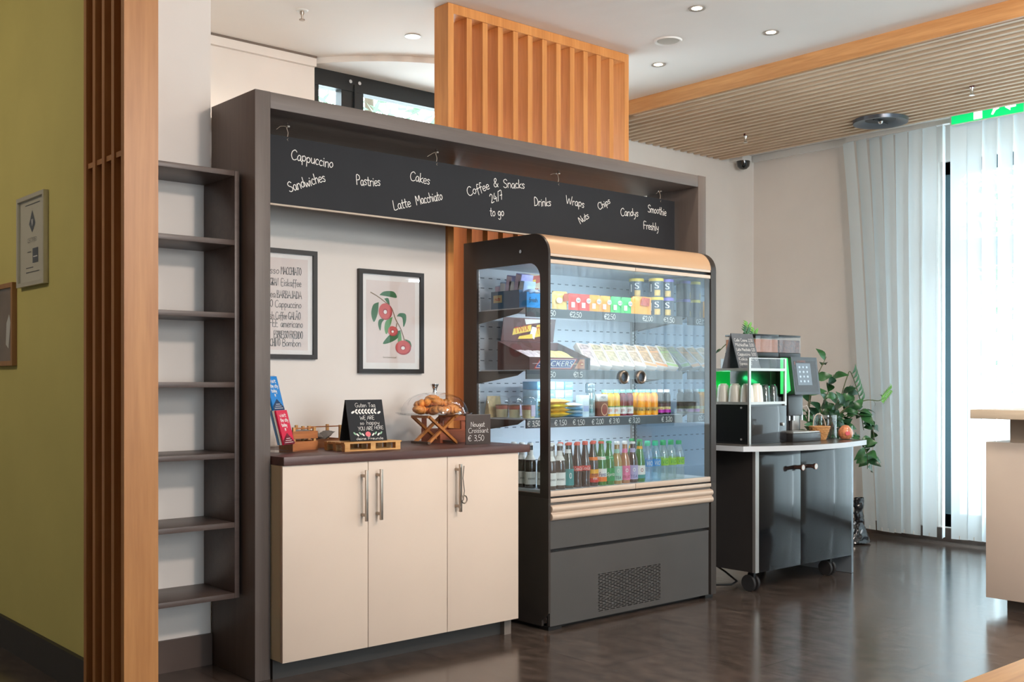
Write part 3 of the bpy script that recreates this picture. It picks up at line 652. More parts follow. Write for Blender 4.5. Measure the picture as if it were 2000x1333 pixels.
# ---------------------------------------------------------------- refrigerated display
F = thing('display_fridge', (4.355, 4.28, 0), 'dark open-view display fridge with lit glass doors full of drinks and snacks', 'fridge')
yF, yB = 3.944, 4.62
def arcp(cx, cy, r, a0, a1, n=8): return [(cx + r * cos(radians(a0 + (a1 - a0) * i / n)), cy + r * sin(radians(a0 + (a1 - a0) * i / n))) for i in range(n + 1)]
prof = [(yF, .662), (yB, .662), (yB, 2.0)] + arcp(yF + .11, 1.886, .11, 90, 180)
hole = rrect(4.006, 4.508, .684, 1.85, .085, (0, 0, 0, 1))
sp = MB().prism(prof, 0, 3.690, 3.704, [hole]).build('side_panel', DARKP, F)
Bx('side_glass', thin('fridge_side_glass', (.93, .95, .96), .03), sp, 3.695, 3.699, 4.007, 4.507, .685, 1.849)
MB().cyl((0, 0, 0), .009, .006, 14, Matrix.Translation((3.6895, 4.149, 1.914)) @ Matrix.Rotation(-pi / 2, 4, 'Y')).build('lock_cap', CHROME, sp)
sp = MB().prism(prof, 0, 4.972, 5.018, [hole]).build('side_panel', DARKP, F)
Bx('mirror_lining', mat('mirror_lining', (150, 166, 178), .03, 1), sp, 4.9685, 4.9715, 3.99, 4.545, .684, 1.86)
MB().prism([(yF, .09), (yF, .6615), (yB, .6615), (yB, .02), (yF + .05, .02), (yF + .05, .05)], 0, 3.690, 3.704).build('base_side', mat('fridge_base_side', (70, 64, 60), .4, .3, var=.05), F)
MB().prism([(yF, .02), (yF, .6615), (yB, .6615), (yB, .02)], 0, 4.972, 5.018).build('base_side', mat('fridge_base_side', (70, 64, 60), .4, .3), F)
Bx('toe_kick', BLACK, F, 3.71, 4.97, yF + .05, 4.6, 0, .03)
MB().box(3.70, 3.99 - .2, yF + .01, yF + .08, 0, .019).box(4.93, 5.0, yF + .01, yF + .08, 0, .019).build('foot', BLACK, F)
cano = [(4.619, 1.978)] + [(4.619, 1.998)] + arcp(yF + .112, 1.886, .112, 90, 178) + [(yF + .008, 1.888)] + arcp(yF + .108, 1.886, .092, 178, 90)
MB().prism(cano, 0, 3.7045, 4.9715).build('canopy', BRONZE, F)
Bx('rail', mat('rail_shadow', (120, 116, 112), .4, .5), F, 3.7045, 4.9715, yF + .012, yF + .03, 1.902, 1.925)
Bx('rail', CHAMP, F, 3.7045, 4.9715, yF + .002, yF + .03, 1.876, 1.9015, .002)
Bx('rail_slot', BLACK, F, 3.7045, 4.9715, yF + .022, yF + .03, 1.861, 1.8755)
# two glass doors, each with its rails and ring grip
for x0, x1, gx in ((3.7055, 4.3285, 4.237), (4.3325, 4.9675, 4.372)):
    d = Bx('door_glass', DOORGLASS, F, x0, x1, yF + .006, yF + .0105, .70, 1.840)
    Bx('door_top_rail', CHAMP, d, x0, x1, yF, yF + .018, 1.8405, 1.860, .0015)
    Bx('door_bottom_rail', CHAMP, d, x0, x1, yF, yF + .018, .672, .6995, .0015)
    Mg = Matrix.Translation((gx, yF + .004, 1.271)) @ Matrix.Rotation(pi / 2, 4, 'X')
    MB().lathe([(.024, 0), (.024, .012), (.030, .016), (.036, .010), (.036, 0), (.024, 0)], (0, 0, 0), 32, Mg).build('ring_grip', STEEL, d)
    MB().lathe([(0, .001), (.0235, .001)], (0, 0, 0), 24, Mg).build('grip_inset', mat('grip_inset', (70, 76, 84), .25, .6), d)
Bx('rail_slot', BLACK, F, 3.7045, 4.9715, yF + .012, yF + .04, .6625, .6715)
Bx('rail', CHAMP, F, 3.7045, 4.9715, yF - .002, yF + .03, .642, .662, .002)
Bx('bumper_backing', mat('bumper_grey', (104, 98, 92), .45, .3), F, 3.7045, 4.9715, yF + .004, yF + .03, .552, .6415)
MB().prism([(yF + .0035, .629)] + arcp(yF + .0035, .609, .018, 100, 250, 8) + arcp(yF + .0035, .570, .019, 110, 270, 8), 0, 3.7045, 4.9765).build('bumper', CHAMP, F)
Bx('upper_panel', GREYP, F, 3.7045, 4.958, yF + .004, yF + .02, .409, .5515)
Bx('panel_gap', BLACK, F, 3.7045, 4.965, yF + .02, yF + .03, .02, .55)
mb = MB(); x0, x1, z0, z1 = 3.7045, 4.9535, .022, .392
gx0, gx1, gz0, gz1 = 4.046, 4.536, .045, .245
mb.box(x0, gx0, yF + .004, yF + .0195, z0, z1).box(gx1, x1, yF + .004, yF + .0195, z0, z1).box(gx0, gx1, yF + .004, yF + .0195, z0, gz0).box(gx0, gx1, yF + .004, yF + .0195, gz1, z1)
lp = mb.build('lower_panel', GREYP, F)
mb = MB(); nr, nc = 22, 11; ph, pw = (gz1 - gz0) / nr, (gx1 - gx0) / nc     # sheet with offset rows of slots
for r in range(nr):
    z = gz0 + r * ph; mb.box(gx0, gx1, yF + .005, yF + .019, z, z + ph * .5)
    for c in range(nc + 1):
        xa = gx0 + (c + (.5 if r % 2 else 0)) * pw; mb.box(max(gx0, xa - .006), min(gx1, xa + .006), yF + .005, yF + .019, z + ph * .5, z + ph)
mb.build('vent_grille', GREYP, lp)
# inside
IN = GREYW
bk = MB().box(3.7045, 4.968, 4.55, 4.56, .66, 1.97).build('back_wall', IN, F)
mb = MB()
for z in (.80, .90, .99, 1.13, 1.19, 1.235, 1.36, 1.42, 1.48, 1.545, 1.70, 1.755, 1.81):
    for i in range(21): xx = 3.75 + i * .058; mb.box(xx, xx + .026, 4.5485, 4.5499, z, z + .005)
mb.build('wall_slots', mat('slot_dark', (90, 104, 118), .6), bk)
for x in (3.712, 4.945):
    st = Bx('shelf_upright', ALU, F, x, x + .02, 4.535, 4.5478, .68, 1.85)
    mb = MB()
    for i in range(58): mb.box(x + .004, x + .016, 4.531, 4.5349, .70 + i * .02, .709 + i * .02)
    mb.build('upright_teeth', WHITEP, st)
Bx('floor_deck', IN, F, 3.7045, 4.968, yF + .021, 4.549, .685, .6985)
Bx('roof_panel', IN, F, 3.7045, 4.968, 4.07, 4.549, 1.865, 1.875)
LED = glow('led_tube', (225, 240, 255), 4)
RAIL = mat('price_rail', (92, 96, 100), .35, .2)
PRICES = {1.630: [('2.50', 3.848, 3.916), ('€2,50', 4.019, 4.107), ('€2,50', 4.281, 4.370), ('€2,00', 4.593, 4.680), ('€1,50', 4.773, 4.872)], 1.309: [('1.50', 3.848, 3.916), ('€1.5', 4.046, 4.115)],
          1.055: [('€ 3,50', 3.716, 3.806), ('€ 1.50', 3.907, 3.997), ('€ 1,50', 4.042, 4.131), ('€ 2,00', 4.185, 4.277), ('€ 3.90', 4.321, 4.403), ('€ 3.20', 4.478, 4.571), ('€ 3.20', 4.755, 4.849)]}
for z in (1.630, 1.309, 1.055):
    sh = MB().box(3.712, 4.942, 4.141, 4.50, z - .006, z).build('shelf', mat('shelf_white', (206, 212, 220), .4), F)
    Bx('price_rail', RAIL, sh, 3.712, 4.942, 4.131, 4.1405, z - .048, z - .0005)
    mb = MB()
    for s, xa, xb in PRICES[z]: write(mb, s, (xa, 4.131, z - .038), XR, ZU, .027, w=.0036, width=xb - xa, jitter=.06)
    mb.build('price_lettering', CHALK, sh, recalc=False)
    mb = MB()
    for x in (3.7105, 4.9435): mb.prism([(4.15, z - .006), (4.53, z - .006), (4.53, z - .075), (4.20, z - .03)], 0, x - .001, x + .001)
    mb.build('shelf_bracket', DARKP, sh)
    Bx('led_tube', LED, sh, 3.76, 4.90, 4.150, 4.160, z - .016, z - .0065)
    lamp('shelf_led_light', 'AREA', (4.33, 4.155, z - .02), (4.33, 4.36, z - .4), 2.6, (.84, .93, 1), 1.1, .02)
Bx('led_tube', LED, F, 3.76, 4.90, 4.0, 4.012, 1.855, 1.8645)
lamp('canopy_led_light', 'AREA', (4.33, 4.01, 1.85), (4.33, 4.45, 1.45), 2.2, (.84, .93, 1), 1.1, .02)

# ---------------------------------------------------------------- things on the fridge shelves
TOCAM = atan2(-.72, -.69)
def band(mb, r, z0, z1, a0=-pi, a1=pi, n=20, c=TOCAM, M=None, r2=None):
    r2 = r if r2 is None else r2
    for i in range(n):
        A, B = c + a0 + (a1 - a0) * i / n, c + a0 + (a1 - a0) * (i + 1) / n
        q = [Vector((r * cos(A), r * sin(A), z0)), Vector((r * cos(B), r * sin(B), z0)), Vector((r2 * cos(B), r2 * sin(B), z1)), Vector((r2 * cos(A), r2 * sin(A), z1))]
        mb.face([mb.bm.verts.new(p) for p in q])
def wrap(r, z0, w, c=TOCAM):
    def f(x, y):
        a = c - (w / 2 - x) / r * 1.0
        return Vector((r * cos(a), r * sin(a), z0 + y))
    return f
BPROF = {  # outline radius, height of the bottle shapes
 'beer': [(0, 0), (.029, 0), (.031, .004), (.031, .125), (.028, .145), (.015, .172), (.0135, .205), (.0135, .222), (0, .222)],
 'cola': [(0, 0), (.027, 0), (.029, .005), (.026, .035), (.0255, .05), (.029, .085), (.029, .11), (.025, .135), (.016, .175), (.013, .205), (.013, .22), (0, .22)],
 'soda': [(0, 0), (.029, 0), (.031, .004), (.0305, .11), (.026, .14), (.015, .185), (.013, .205), (.013, .222), (0, .222)],
 'slim': [(0, 0), (.028, 0), (.030, .004), (.030, .115), (.026, .135), (.015, .165), (.013, .185), (.013, .212), (0, .212)],
 'water': [(0, 0), (.028, 0), (.032, .006), (.031, .03), (.032, .035), (.031, .06), (.032, .066), (.032, .125), (.028, .15), (.016, .185), (.0135, .193), (.0135, .205), (0, .205)]}
def liquid(name, tint, solid, amount): return thin(name, tint, .05, solid, amount, rough=.05)
BROWNG, GREENG, DGREENG = liquid('brown_glass', (.35, .2, .1), (44, 26, 18), .75), liquid('green_glass', (.15, .65, .2), (18, 140, 40), .7), liquid('dark_green_glass', (.1, .3, .15), (22, 54, 36), .8)
COLAG, PETC, PETB = liquid('cola_drink', (.3, .12, .08), (46, 20, 18), .85), liquid('clear_bottle', (.92, .96, .95), (222, 232, 230), .12), liquid('blue_bottle', (.80, .92, .98), (196, 222, 236), .16)
AMBER, ROSE, DARKJ = liquid('amber_drink', (.85, .7, .4), (196, 160, 96), .7), liquid('rose_drink', (.9, .6, .4), (206, 140, 96), .7), liquid('dark_drink', (.3, .15, .15), (60, 38, 40), .8)
def lab(name, rgb): return mat(name, rgb, .45)
def bottle(kind, glass, cap, capm, bands, texts, label, group, loc):
    t = thing('drink_bottle', loc, label, 'bottle', group)
    P = BPROF[kind]; MB().lathe(P, n=18).build('body', glass, t, world=False)
    h = P[-1][1]; cr = .0165 if cap == 'screw' else .0155
    MB().lathe([(0, h + .010), (cr - .003, h + .010), (cr, h + .006), (cr, h - .012 if cap == 'screw' else h - .002), (cr - .002, h - .012 if cap == 'screw' else h - .002)], n=16).build('cap', capm, t, world=False)
    mats = []; mb = MB()
    for (r0, r1, z0, z1, m) in bands:
        if m not in mats: mats.append(m)
        mb.mi = mats.index(m)
        def rad(z):
            for (ra, za), (rb_, zb) in zip(P, P[1:]):
                if za <= z <= zb and zb > za: return ra + (rb_ - ra) * (z - za) / (zb - za) + .0006
        cuts = sorted({z0, z1} | {q[1] for q in P if z0 < q[1] < z1})
        for za, zb in zip(cuts, cuts[1:]): band(mb, rad(za), za, zb, -pi * .98, pi * .98, 18, r2=rad(zb))
    for (s, r, z0, w, hh, m, sh) in texts:
        if m not in mats: mats.append(m)
        mb.mi = mats.index(m); printed(mb, s, None, None, None, w, hh, shear=sh, bend=wrap(r, z0, w))
    mb.build('wrap_label', mats, t, world=False, recalc=False)
    return t
red, dred, white, teal, pink, lilac, orange, yellow, dgreen, lime, blue = lab('label_red', (214, 50, 46)), lab('label_dark_red', (150, 30, 34)), lab('label_white', (236, 234, 228)), lab('label_mint', (164, 206, 186)), lab('label_pink', (232, 120, 160)), lab('label_lilac', (176, 170, 208)), lab('label_orange', (238, 120, 34)), lab('label_yellow', (246, 176, 44)), lab('label_green', (0, 146, 74)), lab('label_lime', (156, 206, 64)), lab('label_blue', (70, 150, 214))
ink, capw, capred, capgreen, capteal, tealb = lab('label_ink', (40, 40, 48)), lab('cap_white', (232, 232, 230)), lab('cap_red', (224, 86, 70)), lab('cap_green', (20, 160, 96)), lab('cap_teal', (40, 190, 150)), lab('label_teal', (40, 140, 140))
beer_b = [(.0315, .0315, .02, .085, white), (.0275, .0165, .146, .170, white), (.0163, .0142, .1705, .196, white)]
beer_t = [('BREWED', .0320, .045, .042, .009, ink, 0)]
KINDS = [
 ('beer', BROWNG, 'crown', capw, beer_b, beer_t, 'brown bottle with white labels, left of the front row behind the door', 3.770),
 ('beer', BROWNG, 'crown', capw, beer_b, beer_t, 'brown bottle with white labels, second in the front row behind the door', 3.834),
 ('soda', DGREENG, 'crown', capred, [(.0162, .0145, .18, .20, white), (.0315, .0315, .015, .10, tealb)], [('0', .032, .05, .014, .03, white, 0)], 'dark green bottle with teal label between brown bottles and colas', 3.897),
 ('cola', COLAG, 'crown', capred, [(.0296, .0296, .086, .112, red)], [('Coca-Cola', .030, .090, .046, .018, white, .3)], 'left of the two cola bottles with red labels', 3.958),
 ('cola', COLAG, 'crown', capred, [(.0296, .0296, .086, .112, red)], [('Coca-Cola', .030, .090, .046, .018, white, .3)], 'right of the two cola bottles with red labels', 4.018),
 ('soda', BROWNG, 'crown', capred, [(.0315, .0315, .02, .042, red), (.0315, .0315, .042, .066, orange), (.0315, .0315, .066, .088, yellow), (.0275, .0235, .135, .152, orange)], [('mezzo', .032, .050, .040, .016, ink, 0), ('mix', .032, .034, .026, .014, white, 0)], 'dark bottle with orange and yellow label right of the colas', 4.078),
 ('soda', GREENG, 'crown', capred, [(.0315, .0315, .02, .045, orange), (.0315, .0315, .045, .088, white), (.0275, .0235, .135, .152, white)], [('Fanta', .032, .048, .042, .022, lab('label_navy', (40, 52, 130)), .2), ('Fanta', .0262, .139, .024, .010, orange, .2)], 'green bottle with white and orange label', 4.141),
 ('soda', GREENG, 'crown', capgreen, [(.0315, .0315, .02, .088, dgreen), (.0275, .0235, .135, .152, dgreen)], [('Sprite', .032, .040, .048, .026, white, .2), ('Sprite', .0262, .139, .024, .010, white, .2)], 'bright green bottle with green label and white lettering', 4.200),
 ('slim', AMBER, 'crown', capw, [(.0305, .0305, .018, .095, teal), (.0155, .0140, .164, .186, teal)], [('TEA', .031, .026, .034, .016, ink, 0), ('o', .031, .06, .016, .02, white, 0)], 'amber drink bottle with mint-green label', 4.262),
 ('slim', ROSE, 'crown', capw, [(.0305, .0305, .018, .095, pink), (.0155, .0140, .164, .186, pink)], [('FRUIT', .031, .026, .04, .016, dred, 0), ('o', .031, .06, .016, .02, white, 0)], 'amber drink bottle with pink label', 4.324),
 ('slim', DARKJ, 'crown', capw, [(.0305, .0305, .018, .095, lilac), (.0155, .0140, .164, .186, lilac)], [('TEA', .031, .026, .04, .016, lab('label_navy', (40, 52, 130)), 0), ('o', .031, .06, .016, .02, white, 0)], 'dark drink bottle with lilac label', 4.385),
 ('soda', GREENG, 'crown', capgreen, [(.0315, .0315, .02, .04, tealb), (.0315, .0315, .04, .09, white), (.0162, .0145, .18, .195, yellow)], [('o', .032, .055, .016, .02, dred, 0)], 'green bottle with pale label just right of the door gap', 4.444),
 ('water', PETB, 'screw', capteal, [(.0327, .0327, .08, .118, blue)], [('ViO', .0332, .086, .036, .024, white, .2)], 'left of the two water bottles with blue labels', 4.508),
 ('water', PETB, 'screw', capteal, [(.0327, .0327, .08, .118, blue)], [('ViO', .0332, .086, .036, .024, white, .2)], 'right of the two water bottles with blue labels', 4.573),
 ('water', PETC, 'screw', capgreen, [(.0327, .0327, .08, .120, lime)], [('ViO', .0332, .088, .036, .024, dgreen, .2)], 'first of the three green-labelled water bottles, next to the blue labels', 4.638),
 ('water', PETC, 'screw', capgreen, [(.0327, .0327, .08, .120, lime)], [('ViO', .0332, .088, .036, .024, dgreen, .2)], 'middle of the three green-labelled water bottles', 4.703),
 ('water', PETC, 'screw', capgreen, [(.0327, .0327, .08, .120, lime)], [('ViO', .0332, .088, .036, .024, dgreen, .2)], 'last green-labelled water bottle, at the right end of the row', 4.770)]
GB = 'bottles on the fridge floor'
BEHIND = ['leftmost brown bottle', 'second brown bottle', 'teal-labelled bottle', 'left cola', 'right cola', 'orange and yellow label', 'white and orange label', 'bright green bottle', 'mint-labelled bottle', 'pink-labelled bottle', 'lilac-labelled bottle', 'green bottle by the door gap', 'left blue-labelled water', 'right blue-labelled water', 'first green-labelled water', 'middle green-labelled water', 'last green-labelled water']
rnd = random.Random(4); proto = {}
for k, (kd, g, cap, cm, bs, ts, lb, x) in enumerate(KINDS):
    key = (kd, g.name, bs[0][4].name, cap)
    if key in proto: o = copy_tree(proto[key]); o['label'] = lb
    else: o = proto[key] = bottle(kd, g, cap, cm, bs, ts, lb, GB, (0, 0, 0))
    o.location = (x, 4.015 + .004 * rnd.random(), .699); o.rotation_euler.z = radians(22 + rnd.uniform(-7, 7))
    for row in (1,):
        c = copy_tree(o); c.location = (x + .012 * row, o.location.y + .068 * row, .699); c.rotation_euler.z = radians(rnd.uniform(-60, 60))
        c['label'] = 'rear-row bottle showing mainly its cap, directly behind the ' + BEHIND[k]
for k, y in enumerate((4.148, 4.212, 4.276)):
    c = copy_tree(proto[('beer', 'brown_glass', 'label_white', 'crown')]); c.location = (3.752, y, .699); c.rotation_euler.z = radians(20)
    c['label'] = ('brown bottle seen through the side glass, beside the dark post', 'brown bottle seen through the side glass, middle one above the worktop end', 'brown bottle seen through the side glass, leftmost by the worktop end')[k]
# juices and smoothies on the third shelf
Z3, Z2, Z1 = 1.0552, 1.3092, 1.6302
JP = [(0, 0), (.021, 0), (.0235, .003), (.0235, .105), (.021, .118), (.015, .126), (.015, .132), (0, .132)]
def juice(drink, capm, bands, label, texts=()):
    t = thing('juice_bottle', (0, 0, 0), label, 'bottle', 'juice bottles on the third shelf')
    MB().lathe(JP, n=18).build('body', drink, t, world=False)
    MB().lathe([(0, .146), (.015, .146), (.017, .143), (.017, .130), (.0155, .130)], n=16).build('cap', capm, t, world=False)
    mats = []; mb = MB()
    for z0, z1, m in bands:
        if m not in mats: mats.append(m)
        mb.mi = mats.index(m); band(mb, .0239, z0, z1, n=16)
    for s, z0, w, h, m in texts:
        if m not in mats: mats.append(m)
        mb.mi = mats.index(m); printed(mb, s, None, None, None, w, h, bend=wrap(.0243, z0, w))
    mb.build('wrap_label', mats, t, world=False, recalc=False); return t
YJ, RJ, OJ, BJ = mat('juice_yellow', (250, 190, 40), .2), mat('juice_purple_red', (120, 34, 48), .2), mat('juice_orange', (250, 160, 20), .2), mat('juice_black', (28, 24, 26), .2)
mint = lab('cap_mint', (150, 222, 200)); green2 = lab('label_leaf_green', (96, 160, 84)); magenta = lab('label_magenta', (196, 40, 170))
jy = juice(YJ, mint, [(.012, .05, white), (.05, .056, green2)], 'yellow juice bottle with mint cap, beside the brown carton', [('go', .02, .02, .018, orange)])
jr = juice(RJ, mint, [(.012, .05, white), (.05, .056, green2)], 'purple-red juice bottle, left of the pair', [('go', .02, .02, .018, dred)])
jo = juice(OJ, mint, [(.012, .046, yellow), (.026, .046, lab('label_pale', (238, 226, 150)))], 'orange smoothie bottle right of the door gap', [('ia', .026, .02, .014, ink)])
jb = juice(BJ, capw, [(.012, .030, magenta), (.030, .046, lab('label_pale', (238, 226, 150))), (.046, .066, lab('label_plum', (76, 44, 54)))], 'black smoothie bottle with magenta label, left of the pair', [('im', .03, .022, .014, dred)])
for o, x, lb in [(jy, 4.385, None), (jy, 4.432, 'second yellow juice bottle with mint cap, next to the purple-red pair'), (jr, 4.486, None), (jr, 4.541, 'purple-red juice bottle, right of the pair, by the door gap'), (jo, 4.640, None), (jo, 4.696, 'bright orange smoothie bottle, second right of the door gap'), (jo, 4.752, 'bright orange smoothie bottle beside the black ones'), (jb, 4.808, None), (jb, 4.864, 'black smoothie bottle with magenta label at the right end of the shelf')]:
    if lb: o = copy_tree(o); o['label'] = lb
    o.location = (x, 4.185, Z3)
for i, (o, x) in enumerate([(jy, 4.40), (jr, 4.50), (jo, 4.66), (jo, 4.72), (jb, 4.82), (jb, 4.876)]):
    c = copy_tree(o); c.location = (x, 4.245, Z3); c['label'] = ('yellow', 'purple-red', 'first orange', 'second orange', 'first black', 'last black')[i] + ' juice bottle in the rear row of the third shelf'
# dessert cups by the side glass
cr1, cr2, cr3 = mat('cream_layer', (232, 222, 176), .5), mat('fruit_layer', (196, 110, 92), .5), mat('cocoa_layer', (120, 84, 66), .6, var=.2, scale=60)
def cup():
    t = thing('dessert_cup', (0, 0, 0), '', 'dessert cup', 'layered dessert cups on the third shelf')
    MB().lathe([(.031, .002), (.034, .045)], n=22).build('cream_layer', cr1, t, world=False); MB().lathe([(.0342, .0455), (.0365, .064)], n=22).build('fruit_layer', cr2, t, world=False); MB().lathe([(.0366, .0645), (.037, .069), (0, .072)], n=22).build('cocoa_topping', cr3, t, world=False)
    MB().lathe([(0, 0), (.033, 0), (.039, .078), (.043, .079), (.043, .081)], n=24).build('cup', CLEAR, t, world=False)
    MB().lathe([(.043, .0815), (.041, .09), (.034, .108), (.02, .117), (0, .118)], n=24).build('dome_lid', CLEAR, t, world=False)
    mb = MB(); band(mb, .0405, .012, .07, -.35, .35, 6, TOCAM + .75); mb.build('sticker', mat('sticker_lilac', (206, 200, 226), .5), t, world=False, recalc=False); return t
c0 = cup()
for i, (y, lb) in enumerate([(4.195, 'layered dessert cup with dome lid, nearest the dark fridge post'), (4.30, 'layered dessert cup with dome lid, second from the fridge post'), (4.405, 'layered dessert cup, third from the fridge post')]):
    c = c0 if i == 0 else copy_tree(c0); c.location = (3.782, y, Z3); c['label'] = lb; c.rotation_euler.z = .3 * i
# wedge pack and small cup at the far end
t = thing('wedge_pack', (3.78, 4.475, Z3), 'triangular sandwich wedge pack at the back of the third shelf', 'sandwich')
MB().prism([(4.45, Z3), (4.50, Z3), (4.475, Z3 + .115)], 0, 3.735, 3.825).build('filling', mat('sandwich_bread', (226, 196, 140), .7, var=.2, scale=40), t)
MB().prism([(4.445, Z3), (4.505, Z3), (4.475, Z3 + .125)], 0, 3.732, 3.828).build('clear_wrap', CLEAR, t)
# flat snack bags and packets on the third shelf
def pillow(mb, c, w, d, h, M=None):
    """soft flat bag lying down, pinched at the two ends"""
    def fn(sgn):
        def f(u, v):
            k = (1 - abs(2 * u - 1) ** 2.4) * (1 - abs(2 * v - 1) ** 3)
            p = Vector(((u - .5) * w, (v - .5) * d, sgn * k * h / 2 + .002 * sin(u * 31 + v * 17) * k)); p = (M @ p if M else p) + Vector(c); return p
        return f
    mb.grid(fn(1), 12, 8).grid(fn(-1), 12, 8); return mb
snack = [(248, 208, 70), (242, 196, 96), (226, 214, 60), (236, 170, 90)]
for i in range(4):
    t = thing('snack_bag', (3.99, 4.215, Z3 + .019 + .022 * i), ['bottom', 'second', 'third', 'top'][i] + ' yellow snack bag of the flat stack left on the third shelf', 'snack bag', 'flat yellow snack bags')
    mb = MB(); pillow(mb, (0, 0, 0), .15, .12, .034, Matrix.Rotation(.15 * (i % 3 - 1), 4, 'Z')); mb.build('bag', mat('snack_yellow_%s' % 'abcd'[i], snack[i], .3, var=.25, scale=22), t, world=False)
    mb = MB(); mb.box(-.072, -.062, -.055, .055, -.0012, .0012).box(.062, .072, -.055, .055, -.0012, .0012); mb.build('crimped_seal', mat('snack_seal', (214, 190, 60), .35), t, world=False)
LB = [mat('packet_blue_pale', (170, 210, 232), .35, var=.12, scale=25), mat('packet_blue_mid', (120, 182, 222), .35, var=.12, scale=25), mat('packet_white_blue', (214, 230, 236), .35, var=.1, scale=25)]
pk = 0
for r in range(2):
    for c in range(4):
        x = 3.945 + c * .068; z = Z3 + .103 + r * .046; t = thing('mint_packet', (x, 4.33, z), 'pale blue packet, %s row, %s of the stack behind the yellow bags' % (('lower', 'upper')[r], ('leftmost', 'second', 'third', 'rightmost')[c]), 'packet', 'pale blue packets')
        Bx('pack', LB[(r + c) % 3], t, -.032, .032, -.06, .06, 0, .044, .004, world=False)
        mb = MB(); printed(mb, 'mint', (-.024, -.06, .012), XR, ZU, .045, .016); mb.build('lettering', WHITEP, t, world=False, recalc=False); pk += 1
t = thing('shelf_carton', (4.047, 4.33, Z3), 'blue carton carrying the pale blue packets on the third shelf', 'carton'); Bx('box', mat('carton_sky', (150, 196, 222), .5), t, 3.912, 4.182, 4.272, 4.388, Z3, Z3 + .102, .002)
for i in range(4):
    t = thing('sachet', (4.115, 4.20, Z3 + .002 + .018 * i), 'white and blue sachet, %s of the small pile' % ('lowest', 'second', 'third', 'topmost')[i], 'sachet', 'white and blue sachets')
    mb = MB(); pillow(mb, (0, 0, .009), .062, .10, .024); mb.build('bag', LB[2 if i % 2 else 1], t, world=False)
t = thing('water_carton', (4.185, 4.20, Z3), 'slim pale blue and white carton left of the silver can', 'carton'); Bx('body', LB[2], t, -.026, .026, -.026, .026, 0, .118, .004, world=False)
mb = MB(); blob(mb, [(.006, .03), (.046, .03), (.046, .06), (.006, .06)], (-.026, -.026, 0), XR, ZU, .0008); mb.build('logo_patch', mat('logo_lilac', (176, 190, 226), .4), t, world=False, recalc=False)
SILV = mat('can_silver', (170, 186, 186), .25, .7)
def can(x, z, label):
    t = thing('energy_can', (x, 4.20, z), label, 'can', 'slim silver cans')
    MB().lathe([(0, .001), (.021, .001), (.0255, .008), (.0255, .118), (.022, .128), (.022, .131), (.019, .129), (0, .129)], n=22).build('body', SILV, t, world=False)
    mb = MB(); band(mb, .0259, .02, .10, -.5, .5, 8); mb.build('printed_panel', mat('can_teal', (120, 160, 160), .35, .3, var=.3, scale=50), t, world=False, recalc=False)
    mb = MB(); printed(mb, 'ice', None, None, None, .022, .03, bend=wrap(.0263, .045, .022)); mb.build('lettering', white, t, world=False, recalc=False); return t
can(4.246, Z3, 'slim silver-green can standing on the third shelf')
for i in range(2):
    t = thing('mint_tin', (4.246, 4.205, Z3 + .132 + .025 * i), ('lower', 'upper')[i] + ' round tin stacked on the silver can', 'tin', 'tins on the can'); MB().lathe([(0, 0), (.026, 0), (.0265, .002), (.0265, .022), (.025, .024), (0, .024)], n=22).build('tin', mat('tin_grey', (120, 138, 146), .3, .6), t, world=False)
t = thing('fruit_carton', (4.312, 4.195, Z3), 'brown carton with a round slice picture next to the yellow juice', 'carton')
Bx('box', mat('carton_brown', (112, 60, 44), .45), t, -.036, .036, -.03, .03, 0, .082, .002, world=False); Bx('top_flap', mat('carton_cream', (226, 216, 206), .5), t, -.036, .036, -.03, .03, .0825, .122, .004, world=False)
mb = MB(); O = Vector((-.036, -.030, 0)); mb.mi = 0; blob(mb, [p for p in oval(.044, .038, .027, .034, 22)], O, XR, ZU, .0006); mb.mi = 1; blob(mb, oval(.044, .038, .022, .029, 22), O, XR, ZU, .0009)
mb.mi = 2; printed(mb, 'MIX', O + Vector((.014, 0, .10)), XR, ZU, .04, .012); mb.build('printing', [mat('slice_pale', (222, 178, 140), .5), mat('slice_pink', (150, 74, 62), .5), ink], t, world=False, recalc=False)

# second shelf: open bar cartons and the row of leaning sandwich packs
CBR = mat('carton_cocoa', (92, 52, 50), .4, var=.08); CBD = mat('carton_dark', (52, 44, 48), .4)
t = thing('bar_carton', (4.0, 4.28, Z2), 'open brown display carton of chocolate bars with a printed front, on the second shelf', 'carton')
x0, x1, y0, y1 = 3.745, 4.188, 4.146, 4.40
mb = MB().box(x0, x1, y0, y0 + .003, Z2, Z2 + .066).box(x0, x1, y0 + .003, y1, Z2, Z2 + .003)
for x in (x0, x1 - .003): mb.prism([(y0 + .003, Z2 + .003), (y1, Z2 + .003), (y1, Z2 + .155), (y0 + .003, Z2 + .066)], 0, x, x + .003)
mb.box(x0 + .003, x1 - .003, y1 - .003, y1, Z2 + .003, Z2 + .155); mb.build('tray', CBR, t)
ld = MB().prism([(x0 + .02, Z2 + .156), (x1 - .04, Z2 + .156), (x1 - .02, Z2 + .285), (x0 + .04, Z2 + .285)], 1, y1 - .004, y1 - .001).build('header_card', CBR, t)
YB, RB, BB, PB = mat('print_gold', (236, 200, 84), .4), mat('print_red', (190, 48, 40), .4), mat('print_navy', (48, 66, 136), .4), mat('print_peanut', (206, 140, 100), .4)
mb = MB(); O = Vector((x0, y1 - .004, Z2))
mb.mi = 0; blob(mb, [(.10, .19), (.235, .215), (.24, .25), (.11, .225)], O, XR, ZU, .0006); blob(mb, [(.26, .18), (.37, .20), (.385, .265), (.28, .25)], O, XR, ZU, .0006); blob(mb, [(.14, .17), (.25, .175), (.245, .20), (.15, .185)], O, XR, ZU, .0008)
